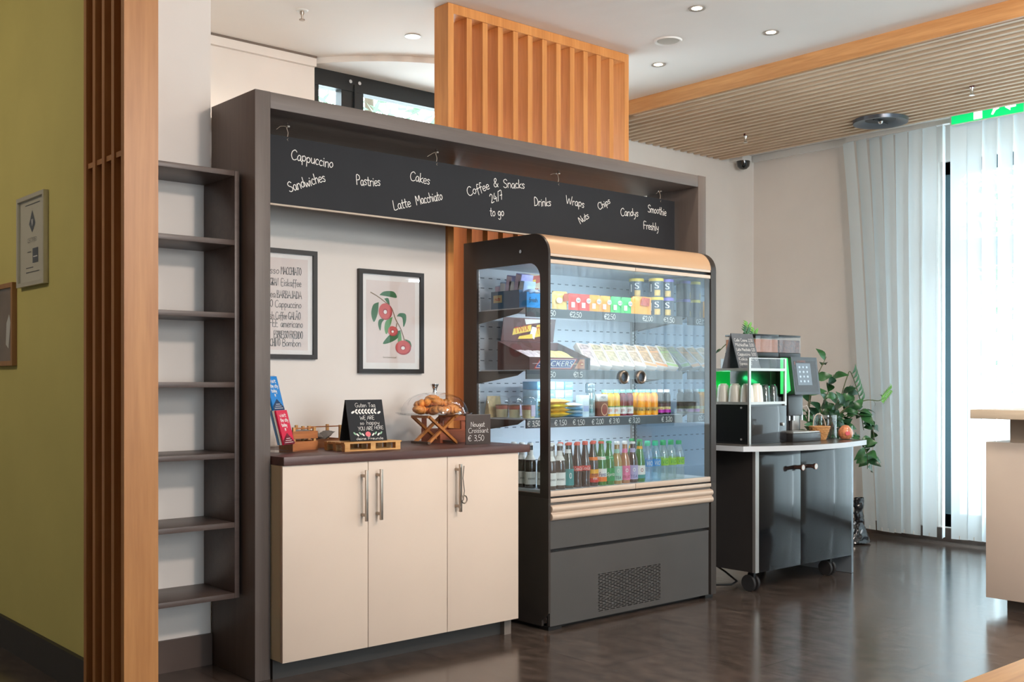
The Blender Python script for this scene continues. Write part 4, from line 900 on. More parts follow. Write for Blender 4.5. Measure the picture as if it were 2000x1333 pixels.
mb.mi = 3; blob(mb, [(.20, .25), (.36, .27), (.35, .282), (.19, .28)], O, XR, ZU, .0006)
mb.mi = 1; printed(mb, 'TWIX', O + Vector((.118, 0, .198)), (1, 0, .19), (-.1, 0, 1), .105, .034, .0014); printed(mb, 'TWIX', O + Vector((.28, 0, .196)), (1, 0, .19), (-.1, 0, 1), .085, .04, .0014)
mb.mi = 3; blob(mb, [(.225, .19), (.26, .17), (.28, .235), (.245, .24)], O, XR, ZU, .0007); mb.build('printing', [YB, RB, BB, WHITEP], ld, recalc=False)
mb = MB(); O = Vector((x0, y0, Z2))
mb.mi = 1; blob(mb, [(.03, .006), (.30, .006), (.345, .060), (.075, .060)], O, XR, ZU, .0005)
mb.mi = 3; blob(mb, [(.04, .010), (.295, .010), (.335, .056), (.08, .056)], O, XR, ZU, .0007); mb.mi = 2; blob(mb, [(.043, .0125), (.293, .0125), (.330, .0535), (.081, .0535)], O, XR, ZU, .0009)
mb.mi = 3; printed(mb, 'SNICKERS', O + Vector((.062, 0, .019)), XR, ZU, .250, .028, .0013, shear=.3)
mb.mi = 4; blob(mb, [(.325, .008), (.40, .008), (.40, .058), (.365, .058)], O, XR, ZU, .0007); mb.mi = 5; blob(mb, [(.402, .001), (.443, .001), (.443, .065), (.402, .065)], O, XR, ZU, .0006)
mb.mi = 0; blob(mb, oval(.378, .033, .017, .013, 12), O, XR, ZU, .001); mb.build('printing', [mat('print_caramel', (190, 104, 64), .4), RB, BB, WHITEP, PB, CBD], t, recalc=False)
rb = random.Random(9)
for i in range(14):
    col = i % 7; row = i // 7; x = 3.79 + col * .056; gold = col > 3
    t = thing('chocolate_bar', (x, 4.20 + row * .09, Z2 + .052 + row * .034), '%s wrapped bar, %s in the %s row of the open brown carton' % ('gold' if gold else 'white and brown', ('first', 'second', 'third', 'fourth', 'fifth', 'sixth', 'seventh')[col], ('front', 'rear')[row]), 'chocolate bar', 'bars in the open brown carton')
    M = Matrix.Rotation(radians(20), 4, 'X') @ Matrix.Rotation(radians(rb.uniform(-18, 18)), 4, 'Z')
    mb = MB(); pillow(mb, (0, 0, 0), .05, .12, .024, M); mb.build('wrapper', mat('wrapper_gold', (240, 220, 130), .3, var=.12, scale=40) if gold else mat('wrapper_white', (224, 212, 218), .3, var=.2, scale=60), t, world=False)
BRD, PKW = mat('sandwich_filling', (206, 186, 140), .6, var=.3, scale=45), mat('sandwich_paper', (206, 194, 184), .5)
tints = [(196, 170, 206), (206, 190, 150), (222, 206, 160), (220, 214, 206), (226, 190, 170), (228, 160, 110), (226, 150, 90), (150, 176, 90)]
for i in range(8):
    x = 4.245 + i * .0945; t = thing('sandwich_pack', (x, 4.195, Z2), 'leaning %s sandwich pack with see-through window' % (('leftmost', 'second', 'third', 'fourth', 'fifth', 'sixth', 'seventh', 'rightmost')[i]), 'sandwich', 'leaning sandwich packs on the second shelf')
    M = Matrix.Rotation(radians(-44), 4, 'X') @ Matrix.Rotation(radians(9), 4, 'Y')
    MB().box(-.045, .045, -.036, 0, .001, .178, M, bev=.003).build('box', PKW, t, world=False)
    mb = MB(); q = [(-.038, -.0366, .040), (.030, -.0366, .034), (.038, -.0366, .168), (-.038, -.0366, .168)]; mb.face([mb.bm.verts.new(M @ Vector(p)) for p in q]); mb.build('window', mat('filling_%s' % 'abcdefgh'[i], tuple(int(.35 * a + .5 * b) for a, b in zip(tints[i], (190, 160, 116))), .35, var=.5, scale=40), t, world=False, recalc=False)
    mb = MB(); q = [(-.044, -.0366, .006), (.044, -.0366, .006), (.044, -.0366, .026), (-.044, -.0366, .030)]; mb.face([mb.bm.verts.new(M @ Vector(p)) for p in q])
    q = [(-.036, -.0372, .112), (.036, -.0372, .126), (.036, -.0372, .134), (-.036, -.0372, .124)]; mb.face([mb.bm.verts.new(M @ Vector(p)) for p in q]); mb.build('label_strip', mat('strip_%s' % 'abcdefgh'[i], tints[i], .5), t, world=False, recalc=False)

# first shelf
def pouch(w, h, d, m):
    mb = MB()
    def f(sg):
        def g(u, v):
            k = (1 - abs(2 * u - 1) ** 4) * min(1, (1 - v) * 5) ** .5 * (.45 + .55 * (1 - v)); return Vector(((u - .5) * w, sg * k * d / 2, v * h))
        return g
    return mb.grid(f(1), 8, 8).grid(f(-1), 8, 8)
pg = lab('pouch_green', (70, 196, 100)); pr = lab('pouch_red', (226, 66, 54)); po = lab('pouch_orange', (246, 156, 44)); wht = white
for i, (x, m, lb) in enumerate([(4.093, pr, 'left red snack pouch of the pair'), (4.172, pr, 'right red snack pouch of the pair'), (4.252, po, 'left orange snack pouch beside the red pair'), (4.335, po, 'right orange snack pouch beside the green pair'), (4.420, pg, 'left green snack pouch of the pair'), (4.505, pg, 'right green snack pouch of the pair')]):
    t = thing('snack_pouch', (x, 4.175, Z1), lb + ' on the top shelf', 'snack pouch', 'small snack pouches on the top shelf')
    pouch(.082, .092, .03, m).build('pouch', m, t, world=False)
    mb = MB(); O = Vector((-.041, -.0162, 0)); mb.mi = 0; blob(mb, [(.006, .016), (.032, .016), (.032, .044), (.006, .044)], O, XR, ZU, .001); blob(mb, oval(.058, .056, .017, .014, 14), O, XR, ZU, .001); mb.mi = 1
    write(mb, 'SNACK', O + Vector((.044, 0, .051)), XR, ZU, .009, w=.0016, width=.028, lift=.0014, smooth=False); mb.build('printing', [wht, ink], t, world=False, recalc=False)
t = thing('chip_bag', (4.648, 4.19, Z1), 'big orange chip bag with red picture right of the green pouches', 'chip bag'); pouch(.17, .105, .04, None).build('bag', mat('bag_orange', (244, 158, 50), .3, var=.08, scale=30), t, world=False)
mb = MB(); blob(mb, [(.055, .055), (.13, .05), (.135, .095), (.07, .1)], (-.085, -.0205, 0), XR, ZU, .001); mb.build('picture_patch', mat('bag_picture_red', (188, 84, 60), .4, var=.3, scale=60), t, world=False, recalc=False)
t = thing('chip_bag', (4.0, 4.19, Z1), 'yellow and red chip bag at the left of the top shelf', 'chip bag'); pouch(.11, .10, .04, None).build('bag', mat('bag_chips', (238, 196, 110), .3, var=.3, scale=28), t, world=False)
mb = MB(); mb.mi = 0; blob(mb, [(.06, .045), (.104, .05), (.10, .09), (.07, .088)], (-.055, -.0205, 0), XR, ZU, .001); mb.mi = 1; blob(mb, oval(.035, .05, .024, .016, 12), (-.055, -.0205, 0), XR, ZU, .001); mb.build('picture_patch', [mat('bag_rust', (190, 92, 60), .4), mat('bag_cream', (246, 230, 190), .4)], t, world=False, recalc=False)
def tub(x, z, band_m, label):
    t = thing('nut_tub', (x, 4.21, z), label, 'tub', 'dark tubs with white S on the top shelf')
    MB().lathe([(0, 0), (.042, 0), (.042, .098), (.04, .10), (0, .10)], n=24).build('tub', mat('tub_slate', (66, 78, 92), .35), t, world=False)
    MB().lathe([(0, .109), (.041, .109), (.0435, .107), (.0435, .092), (.0425, .092)], n=24).build('lid', band_m, t, world=False)
    mb = MB(); mb.mi = 0; printed(mb, 'S', None, None, None, .026, .034, bend=wrap(.0426, .048, .026)); mb.mi = 1; band(mb, .0426, .006, .040, -.32, .5, 6); mb.mi = 0; band(mb, .0426, .03, .075, -.95, -.75, 3)
    mb.build('printing', [white, mat('tub_nuts', (206, 170, 96), .5, var=.3, scale=50)], t, world=False, recalc=False)
PUR, YEL = lab('lid_purple', (126, 110, 200)), lab('lid_yellow', (240, 206, 70))
tub(4.800, Z1, YEL, 'yellow-lidded dark tub, lower tier'); tub(4.893, Z1, PUR, 'purple-lidded dark tub, lower tier at the right end')
tub(4.800, Z1 + .11, YEL, 'yellow-lidded dark tub, upper tier in the middle'); tub(4.893, Z1 + .11, PUR, 'purple-lidded dark tub, upper tier at the right end')
t = thing('tub_riser', (4.71, 4.285, Z1), 'small carton under the rear yellow-lidded tub', 'carton'); Bx('box', CBD, t, -.045, .045, -.045, .045, 0, .108, world=False)
tub(4.712, Z1 + .1085, YEL, 'yellow-lidded dark tub, upper tier at the left'); COL.objects['nut_tub.004'].location.y = 4.285
# cartons and packets seen through the side glass, top shelf
BLU, DBL = mat('carton_bright_blue', (40, 150, 226), .4, var=.05), mat('carton_navy_teal', (40, 92, 130), .4, var=.08)
def open_carton(name, x0, x1, y0, y1, h, m, label):
    t = thing(name, ((x0 + x1) / 2, (y0 + y1) / 2, Z1), label, 'carton'); z0, z1 = Z1, Z1 + h
    MB().box(x0, x1, y0, y1, z0, z0 + .003).box(x0, x1, y0, y0 + .003, z0 + .003, z1).box(x0, x1, y1 - .003, y1, z0 + .003, z1).box(x0, x0 + .003, y0 + .003, y1 - .003, z0 + .003, z1).box(x1 - .003, x1, y0 + .003, y1 - .003, z0 + .003, z1).build('box', m, t); return t
t = open_carton('packet_carton', 3.725, 3.86, 4.205, 4.43, .095, DBL, 'open dark blue carton of pale packets behind the side glass')
mb = MB(); O = Vector((3.725, 4.43, Z1)); R = Vector((0, -1, 0)); mb.mi = 0; blob(mb, [(.02, .035), (.09, .035), (.09, .075), (.02, .075)], O, R, ZU, .0006); mb.mi = 1; write(mb, 'nuts', O + R * .032 + ZU * .047, R, ZU, .018, w=.003, width=.045, lift=.001); mb.build('printing', [mat('label_sand', (196, 184, 140), .5), RB], t, recalc=False)
t = open_carton('packet_carton', 3.725, 3.87, 4.145, 4.203, .08, BLU, 'open bright blue carton of pale packets in the corner of the top shelf')
mb = MB(); write(mb, 'fresh', (3.74, 4.145, Z1 + .03), XR, ZU, .022, w=.004, width=.06, lift=.001); mb.build('printing', DBL, t, recalc=False)
pm = [mat('packet_ice', (178, 206, 240), .3, var=.12, scale=40), mat('packet_violet', (172, 174, 232), .3, var=.15, scale=40), mat('packet_white', (226, 232, 240), .3)]
for i, (y, a, h) in enumerate([(4.400, -4, .10), (4.366, 4, .115), (4.330, 12, .15), (4.296, 6, .12), (4.262, 14, .155), (4.228, 10, .115)]):
    t = thing('candy_packet', (3.79, y, Z1 + .06), 'pale blue candy packet, %s in the dark blue carton' % ('farthest back', 'second from the back', 'third from the back', 'fourth from the back', 'tall one near the front', 'frontmost')[i], 'candy packet', 'candy packets in the dark blue carton')
    M = Matrix.Rotation(radians(a), 4, 'X'); MB().box(-.042, .042, -.024, .024, 0, h - .03, M, bev=.004).build('packet', pm[1 if i in (2, 4) else 0], t, world=False)
    MB().box(-.0428, -.0424, -.019, .019, .035, h - .036, M).build('print_stripe', pm[2] if i % 2 else mat('packet_pink', (214, 196, 226), .4), t, world=False)
for i in range(3):
    t = thing('candy_packet', (3.765 + .032 * i, 4.172, Z1 + .07), 'light blue candy packet, %s in the bright blue carton' % ('left', 'middle', 'right')[i], 'candy packet', 'candy packets in the bright blue carton')
    mb = MB(); pillow(mb, (0, 0, .012), .05, .07, .03, Matrix.Rotation(radians(20 * (i - 1)), 4, 'Y')); mb.build('packet', pm[2 if i == 1 else 0], t, world=False)
t = thing('header_carton', (3.93, 4.36, Z1), 'white carton with red lettering standing behind the blue cartons', 'carton')
Bx('box', mat('carton_ivory', (222, 212, 186), .5), t, -.045, .075, -.02, .02, 0, .20, .002, world=False)
mb = MB(); mb.mi = 0; printed(mb, 'Nuts', (-.034, -.0202, .105), XR, ZU, .09, .028); mb.mi = 1; blob(mb, [(0, .13), (.12, .16), (.12, .198), (0, .18)], (-.045, -.0202, 0), XR, ZU, .0008); mb.mi = 2; blob(mb, [(.03, .145), (.08, .157), (.08, .172), (.03, .16)], (-.045, -.0202, 0), XR, ZU, .0012)
mb.build('printing', [RB, mat('print_rust', (196, 92, 80), .45), YB], t, world=False, recalc=False)
# ---------------------------------------------------------------- things on the worktop
ZW = .9362
PINE = wood('pine', (222, 172, 108), (190, 134, 72), 0, .5, 14, 10); CRATEW = wood('crate_wood', (196, 122, 66), (158, 92, 46), 0, .5, 14, 10)
# brochure holder
t = thing('brochure_holder', (2.372, 4.27, ZW), 'clear brochure holder with a blue and a red leaflet tier beside the surround', 'brochure holder', rz=radians(33))
MB().box(-.07, .07, -.075, .075, 0, .004).box(-.068, .068, .06, .063, .0045, .34).build('acrylic', CLEAR, t, world=False)
T = Matrix.Rotation(radians(-15), 4, 'X')
for k, (z, y, m, dk, nm) in enumerate([(.035, -.045, mat('leaflet_red', (214, 34, 70), .3), mat('leaflet_red_dark', (110, 18, 40), .3), 'red'), (.185, .005, mat('leaflet_blue', (30, 130, 206), .3), mat('leaflet_navy', (16, 52, 92), .3), 'blue')]):
    for i in range(3):
        lf = thing('leaflet', (0, 0, 0), '%s leaflet, %s in the %s tier of the brochure holder' % (nm, ('frontmost', 'middle', 'rearmost')[i], ('lower', 'upper')[k]), 'leaflet', 'leaflets in the brochure holder')
        lf.location = Matrix.Rotation(radians(33), 4, 'Z') @ Vector((0, y + .012 * i, z)) + Vector((2.372, 4.27, ZW)); lf.rotation_euler = (radians(-15), 0, radians(33))
        mm = m if i == 0 else mat('leaflet_side_%d' % i, ((120, 170, 120), (226, 220, 206), (90, 120, 150))[i], .5)
        MB().box(-.05, .05, -.004, .004, 0, .155).build('sheet', mm, lf, world=False)
        if i == 0:
            mb = MB(); O = Vector((-.05, -.004, 0)); mb.mi = 0; blob(mb, [(0, 0), (.1, 0), (.1, .012), (.05, .052), (0, .018)], O, XR, ZU, .0005); mb.mi = 1
            for r, ww in enumerate((.06, .07, .05)): write(mb, ('visit', 'the city', 'today')[r], O + Vector((.018, 0, .125 - r * .022)), XR, ZU, .016, w=.003, width=ww, lift=.0008)
            mb.mi = 1; write(mb, 'M', O + Vector((.04, 0, .062)), XR, ZU, .012, w=.003, lift=.0008)
            for r in range(3): blob(mb, [(.012 + .01 * r, .008 + .009 * r), (.088 - .01 * r, .008 + .009 * r), (.088 - .01 * r, .010 + .009 * r), (.012 + .01 * r, .010 + .009 * r)], O, XR, ZU, .0009)
            mb.build('printing', [dk, PAPER], lf, world=False, recalc=False)
for y, z in ((-.056, .03), (-.006, .18)): MB().box(-.058, .058, y, y + .003, z, z + .04, T).build('pocket_front', CLEAR, t, world=False)
# crates with paper-wrapped cutlery
GPAP = mat('grey_paper', (150, 142, 136), .8, var=.15, scale=30, bump=.3)
def crate(x0, x1, y0, y1, label, low):
    t = thing('wooden_crate', ((x0 + x1) / 2, (y0 + y1) / 2, ZW), label, 'crate'); s = .006
    for z in ((.0, .040), (.052, .086)) if not low else ((.0, .04),):
        bm_ = MB().box(x0, x1, y0, y0 + s, ZW + z[0], ZW + z[1]).box(x0, x1, y1 - s, y1, ZW + z[0], ZW + z[1]).box(x0, x0 + s, y0 + s, y1 - s, ZW + z[0], ZW + z[1]).box(x1 - s, x1, y0 + s, y1 - s, ZW + z[0], ZW + z[1])
        bm_.build('slat', CRATEW, t)
    for (cx, cy) in ((x0 + s, y0 + s), (x1 - s - .012, y0 + s), (x0 + s, y1 - s - .012), (x1 - s - .012, y1 - s - .012)): Bx('corner_post', PINE, t, cx, cx + .012, cy, cy + .012, ZW + .001, ZW + .104)
    MB().tube([(x0 + .01, y0 + .012, ZW + .099), (x1 - .01, y0 + .012, ZW + .099)], .003, 6).build('rail', CRATEW, t)
    Bx('base', CRATEW, t, x0 + s, x1 - s, y0 + s, y1 - s, ZW + .001, ZW + .006); return t
crate(2.475, 2.605, 4.335, 4.46, 'small slatted wooden crate of grey paper bundles beside the brochure holder', False)
crate(2.615, 2.81, 4.44, 4.58, 'low wooden crate with a thin rail behind the small pallet', True)
rp = random.Random(3)
for i, (x, y, z, a, b, g) in enumerate([(2.51, 4.395, .055, .5, .3, 0), (2.54, 4.39, .06, -.4, .8, 0), (2.57, 4.40, .062, .2, -.3, 0), (2.64, 4.50, .02, .3, .2, 1), (2.68, 4.50, .045, -.3, .4, 1), (2.74, 4.50, .045, .5, -.5, 1)]):
    t = thing('paper_bundle', (x, y, ZW + z), 'grey paper bundle, %s in the %s' % (('left', 'middle', 'right')[i % 3], ('slatted crate', 'low crate behind the pallet')[g]), 'paper bundle', 'grey paper bundles')
    M = Matrix.Rotation(a, 4, 'Z') @ Matrix.Rotation(b * .6, 4, 'Y'); mb = MB(); pillow(mb, (0, 0, .01), .11 if g else .075, .06, .035, M); mb.build('wrap', GPAP, t, world=False)
# small pallet with chalk A-frame
t = thing('model_pallet', (2.76, 4.19, ZW), 'miniature wooden pallet under the folding chalkboard', 'pallet')
for i in range(3): Bx('bottom_board', PINE, t, 2.605, 2.905, 4.105 + i * .074, 4.13 + i * .074, ZW, ZW + .007)
for i in range(3):
    for j in range(3): Bx('block', PINE, t, 2.605 + j * .1365, 2.632 + j * .1365, 4.105 + i * .074, 4.13 + i * .074, ZW + .0071, ZW + .029)
for i in range(3): Bx('stringer', PINE, t, 2.605 + i * .1365, 2.632 + i * .1365, 4.105, 4.278, ZW + .0291, ZW + .034)
for i in range(5): Bx('top_board', PINE, t, 2.600, 2.91, 4.103 + i * .036, 4.132 + i * .036, ZW + .0341, ZW + .041)
def aframe(name, loc, w, h, d, label, write_fn, rz=0, board=None):
    t = thing(name, loc, label, 'chalkboard', rz=rz); board = board or BOARD
    tilt = atan2(d / 2, h)
    for s in (-1, 1):
        M = Matrix.Translation((0, s * d / 2, 0)) @ Matrix.Rotation(tilt * s, 4, 'X'); L_ = h / cos(tilt)
        pn = MB().box(-w / 2, w / 2, -.0025 if s > 0 else -.0025, .0025, 0.0015, L_, M).build('panel', board, t, world=False)
        if s < 0:
            mb = MB(); O = M @ Vector((-w / 2, -.0025, 0)); U = (M.to_3x3() @ Vector((0, 0, 1))); write_fn(mb, O, XR, U); mb.build('chalk_lettering', [CHALK, mat('chalk_pink', (226, 120, 128), .9), mat('chalk_green', (150, 190, 160), .9)], pn, world=False, recalc=False)
    return t
def w1(mb, O, R, U):
    P = lambda x, y: O + R * x + U * y
    write(mb, 'Guten Tag', P(.045, .158), R, U, .020, w=.0015, width=.105)
    for i in range(7):
        for s in (-1, 1): blob(mb, oval(.048 + .016 * i, .138 + s * .006, .009, .004, 10, s * .7), O, R, U, .0012)
    for s in ((.03, .135), (.165, .132)): blob(mb, oval(s[0], s[1], .010, .005, 10, .5), O, R, U, .0012)
    write(mb, 'WE ARE', P(.062, .100), R, U, .017, w=.0015, width=.075); write(mb, 'so', P(.058, .076), R, U, .016, w=.0014, width=.022); write(mb, 'happy', P(.092, .076), R, U, .019, w=.0015, width=.068)
    write(mb, 'YOU ARE', P(.045, .050), R, U, .017, w=.0015, width=.078); write(mb, 'HERE', P(.130, .054), R, U, .014, w=.0014, width=.048)
    mb.mi = 1; blob(mb, oval(.094, .032, .014, .012, 14), O, R, U, .0012); mb.mi = 0
    for sx in (-1, 1):
        for i in range(4):
            mb.mi = 2 if i % 2 else 0; blob(mb, oval(.094 + sx * (.026 + .014 * i), .030 + .006 * (i % 2), .009, .004, 10, .8 * sx), O, R, U, .0012)
    mb.mi = 0; write(mb, 'deine Freunde', P(.03, .006), R, U, .012, w=.0013, width=.14)
aframe('folding_chalkboard', (2.755, 4.185, ZW + .0412), .19, .187, .10, 'black folding chalkboard with greeting and chalk flowers on the miniature pallet', w1, rz=radians(-4))
# cake stand
cx, cy = 3.268, 4.325
t = thing('cake_stand', (cx, cy, ZW), 'wooden cross-leg cake stand carrying a clear tray of croissants', 'cake stand')
STW = wood('stand_wood', (204, 132, 64), (160, 92, 38), 2, .45, 14, 10)
for s in (-1, 1):
    y = cy + s * .062
    MB().bar((cx - .085, y - .006 * s, ZW + .006), (cx + .085, y - .006 * s, ZW + .138), .012, .017, (0, 1, 0)).build('leg', STW, t)
    MB().bar((cx + .085, y + .008 * s, ZW + .006), (cx - .085, y + .008 * s, ZW + .138), .012, .017, (0, 1, 0)).build('leg', STW, t)
for sx, z in ((-1, .01), (1, .01), (-1, .138), (1, .138)): MB().bar((cx + sx * .086, cy - .07, ZW + z), (cx + sx * .086, cy + .07, ZW + z), .016, .012).build('crosspiece', mat('stand_dark', (84, 62, 48), .5) if z < .1 else STW, t)
MB().lathe([(0, .1455), (.178, .1455), (.192, .153), (.196, .158), (.190, .158), (.176, .150), (0, .149)], (cx, cy, ZW), 40).build('tray', CLEAR, t)
t = thing('glass_dome', (cx, cy, ZW + .158), 'clear dome cover with metal knob over the croissants', 'dome cover')
MB().lathe([(.168, .1512), (.170, .154), (.166, .176), (.152, .204), (.126, .230), (.09, .247), (.05, .256), (.012, .258), (0, .258)], (cx, cy, ZW), 44).build('dome', CLOCHE, t)
MB().lathe([(0, .2585), (.012, .2585), (.010, .268), (.014, .282), (.021, .296), (.021, .300), (0, .300)], (cx, cy, ZW), 24).build('knob', CHROME, t)
CRO = mat('croissant_crust', (228, 152, 78), .46, var=.5, scale=26, bump=.5)
def croissant():
    t = thing('croissant', (0, 0, 0), '', 'croissant', 'croissants under the clear dome')
    def fn(u, v):
        th = (u - .5) * 2.5; k = max(0, 1 - abs(2 * u - 1) ** 2.4); seg = abs(sin(u * pi * 5.5)); r = .021 * k ** .62 * (.74 + .34 * seg ** .6) + .00002
        c = Vector((.046 * sin(th), .040 * (cos(th) - .6), .020)); rad = Vector((sin(th), cos(th), 0)); a = 2 * pi * v
        return c + rad * r * cos(a) + Vector((0, 0, 1)) * r * .92 * sin(a)
    MB().grid(fn, 44, 12).build('crust', CRO, t, world=False); return t
c0 = croissant(); first = True
spots = [(-.10, -.035, 0, .2), (-.035, -.075, 0, 1.2), (.035, -.078, 0, -.3), (.098, -.03, 0, .7), (.10, .05, 0, 2.2), (.035, .09, 0, 3), (-.05, .085, 0, 4), (0, .01, .0, 1), (-.06, -.01, .034, 2.6), (.0, -.045, .036, .2), (.06, -.005, .034, 1.5), (.01, .045, .034, 3.3), (-.005, .0, .048, .6)]
where = ['far left of the tray', 'front left of the tray', 'front of the tray', 'front right of the tray', 'right rear of the tray', 'rear of the tray', 'left rear of the tray', 'bottom centre of the heap', 'upper layer, left', 'upper layer, front', 'upper layer, right', 'upper layer, rear', 'top of the heap']
for (x, y, z, a), wl in zip(spots, where):
    c = c0 if first else copy_tree(c0); first = False
    c.location = (cx + x * 1.0, cy + y * 1.0, ZW + .151 + z * 1.05); c.scale = (1.22, 1.22, 1.0); c.rotation_euler = (.15 * sin(a * 3), .2 * cos(a * 5), a); c['label'] = 'golden croissant under the dome, ' + wl
# wooden box behind the stand and price board
t = thing('wooden_box', (3.42, 4.40, ZW), 'reddish wooden box crate behind the cake stand', 'box')
RW = wood('red_wood', (176, 96, 62), (140, 72, 44), 0, .5, 12, 10)
x0, x1, y0, y1 = 3.33, 3.50, 4.36, 4.52
Bx('front_panel', RW, t, x0, x1, y0, y0 + .008, ZW, ZW + .068); Bx('back_panel', RW, t, x0, x1, y1 - .008, y1, ZW, ZW + .068)
for x in (x0, x1 - .008): Bx('side_board', RW, t, x, x + .008, y0 + .0081, y1 - .0081, ZW, ZW + .068)
for x in (x0, x1 - .028):
    for y in (y0, y1 - .02): Bx('post', RW, t, x + .001, x + .026, y + .0085, y + .0195, ZW + .001, ZW + .132)
Bx('top_rail', RW, t, x0, x1, y0, y0 + .0084, ZW + .112, ZW + .134)
def w2(mb, O, R, U):
    P = lambda x, y: O + R * x + U * y
    write(mb, 'Nougat', P(.028, .088), R, U, .024, w=.0019, width=.085); write(mb, 'Croissant', P(.014, .058), R, U, .024, w=.0019, width=.122); write(mb, '€ 3,50', P(.012, .018), R, U, .028, w=.0021, width=.098)
t = thing('price_board', (3.413, 4.16, ZW), 'small upright chalk price board for nougat croissants right of the cake stand', 'chalkboard', rz=radians(-4))
BRB = mat('slate_brown', (72, 62, 58), .7, var=.08, scale=30)
pn = MB().box(-.075, .075, -.003, .003, 0, .148, bev=.001).build('panel', BRB, t, world=False); MB().box(-.03, .03, .004, .03, 0, .006).box(-.03, .03, .0031, .006, 0, .05).build('foot', BLACK, t, world=False)
mb = MB(); w2(mb, Vector((-.075, -.003, 0)), XR, ZU)
for i in range(22): blob(mb, [(.004 + .0065 * i, .1475), (.007 + .0065 * i, .1475), (.0055 + .0065 * i, .150)], Vector((-.075, -.003, 0)), XR, ZU, .0003)
mb.build('chalk_lettering', CHALK, pn, world=False, recalc=False)

# ---------------------------------------------------------------- coffee trolley
K = thing('coffee_trolley', (5.8, 4.2, 0), 'black gloss trolley on castors with white-edged curved top beside the fridge', 'trolley')
CAB = mat('trolley_black', (20, 22, 25), .14, coat=.25, var=.04); CABS = mat('trolley_side', (46, 42, 40), .4, var=.06)
Bx('side_panel', CABS, K, 5.27, 5.285, 3.872, 4.52, .12, .839); Bx('back_panel', CABS, K, 5.286, 6.30, 4.50, 4.52, .12, .839); Bx('bottom_panel', CABS, K, 5.286, 6.30, 3.872, 4.499, .12, .14)
Bx('corner_profile', ALU, K, 5.266, 5.30, 3.85, 3.8715, .12, .839)
d1 = Bx('door', CAB, K, 5.3005, 5.726, 3.850, 3.868, .119, .838, .001); d2 = Bx('door', CAB, K, 5.729, 6.30, 3.850, 3.868, .119, .838, .001)
for dd, x in ((d1, 5.662), (d2, 5.799)):
    Mk = Matrix.Translation((x, 3.8495, .725)) @ Matrix.Rotation(pi / 2, 4, 'X')
    kb = MB().lathe([(0, 0), (.012, 0), (.012, .045), (.018, .047), (.018, .062), (0, .062)], (0, 0, 0), 20, Mk).build('knob', mat('knob_copper', (190, 146, 128), .25, .9), dd)
    MB().lathe([(0, .0622), (.014, .0622)], (0, 0, 0), 18, Mk).build('knob_cap', ALU, kb)
MB().prism([(6.3015, 3.851), (6.33, 3.856), (6.35, 3.875), (6.358, 3.91), (6.358, 4.52), (6.3015, 4.52)], 2, .0015, .839).build('end_panel', mat('trolley_end', (138, 148, 156), .35, .5), K)
cur = [(5.14, 4.56), (5.14, 4.05), (5.15, 3.85)] + [(5.15 + (6.33 - 5.15) * i / 16, 3.85 - .135 * sin(pi * (i / 16) ** .85) - .09 * (i / 16)) for i in range(1, 17)] + [(6.36, 4.56)]
MB().prism(cur, 2, .8395, .87).build('top', [mat('trolley_top_edge', (204, 208, 212), .35)], K)
MB().prism([(x * .997 + .0174, y * .998 + .009) for x, y in cur], 2, .8701, .8708).build('top_surface', mat('trolley_top', (84, 78, 74), .25), K)
for x, y in ((5.31, 3.90), (6.12, 3.90), (5.31, 4.44), (6.12, 4.44)):
    cs = MB().box(x - .02, x + .02, y - .02, y + .02, .108, .1185).box(x - .011, x + .011, y - .012, y + .03, .06, .1075).build('castor', BLACK, K)
    for s in (-1, 1): MB().lathe([(0, 0), (.046, 0), (.05, .004), (.05, .014), (.046, .018), (0, .018)], (0, 0, 0), 26, Matrix.Translation((x + (.012 if s > 0 else -.030), y + .016, .0505)) @ Matrix.Rotation(pi / 2, 4, 'Y')).build('wheel', mat('wheel_rubber', (32, 30, 30), .6), cs)
    MB().tube([(x + .031, y + .016 + .04 * cos(a), .0505 + .04 * sin(a)) for a in [i * pi / 10 for i in range(20)]], .003, 6, True).build('wheel_rim', mat('wheel_rim', (150, 140, 132), .4, .6), cs)
t = MB().tube([(5.15, 4.1, .03), (5.3, 4.05, .022), (5.42, 4.1, .02), (5.5, 4.25, .05), (5.52, 4.45, .12)], .006, 8).build('power_cord', BLACK); tag(t, 'black power cord lying on the floor under the trolley', 'cord')
# cup cabinet
ZT = .8710
t = thing('cup_cabinet', (5.5, 4.13, ZT), 'black and glass cup cabinet lit green inside, on the trolley', 'cup cabinet')
x0, x1, y0, y1 = 5.314, 5.694, 3.93, 4.36
BG = mat('cabinet_black_gloss', (44, 44, 46), .14, coat=.5, var=.08, scale=6)
Bx('lower_box', BLACKG, t, x0 + .004, x1 - .002, y0 + .012, y1, ZT, 1.108)
dr = Bx('door', BG, t, x0 + .022, x1 - .002, y0, y0 + .0115, ZT + .004, 1.098, .001)
MB().lathe([(0, 0), (.010, 0), (.010, .008), (0, .009)], (0, 0, 0), 16, Matrix.Translation((5.652, y0 - .0005, .985)) @ Matrix.Rotation(pi / 2, 4, 'X')).build('lock', ALU, dr)
for y in (y0 + .06,):
    for z in (.90, 1.09): MB().lathe([(0, 0), (.006, 0), (.006, .004), (0, .005)], (0, 0, 0), 12, Matrix.Translation((x0 + .0035, y, z)) @ Matrix.Rotation(-pi / 2, 4, 'Y')).build('screw_cap', ALU, t)
Bx('corner_post', ALU, t, x0, x0 + .018, y0, y0 + .0115, ZT, 1.39)
Bx('corner_post', ALU, t, x1 - .018, x1, y0, y0 + .0115, 1.10, 1.39)
mb = MB()
for z in (1.109, 1.312): mb.box(x0 + .0185, x1 - .0185, y0, y0 + .011, z, z + .016).box(x0, x0 + .011, y0 + .012, y1, z, z + .016)
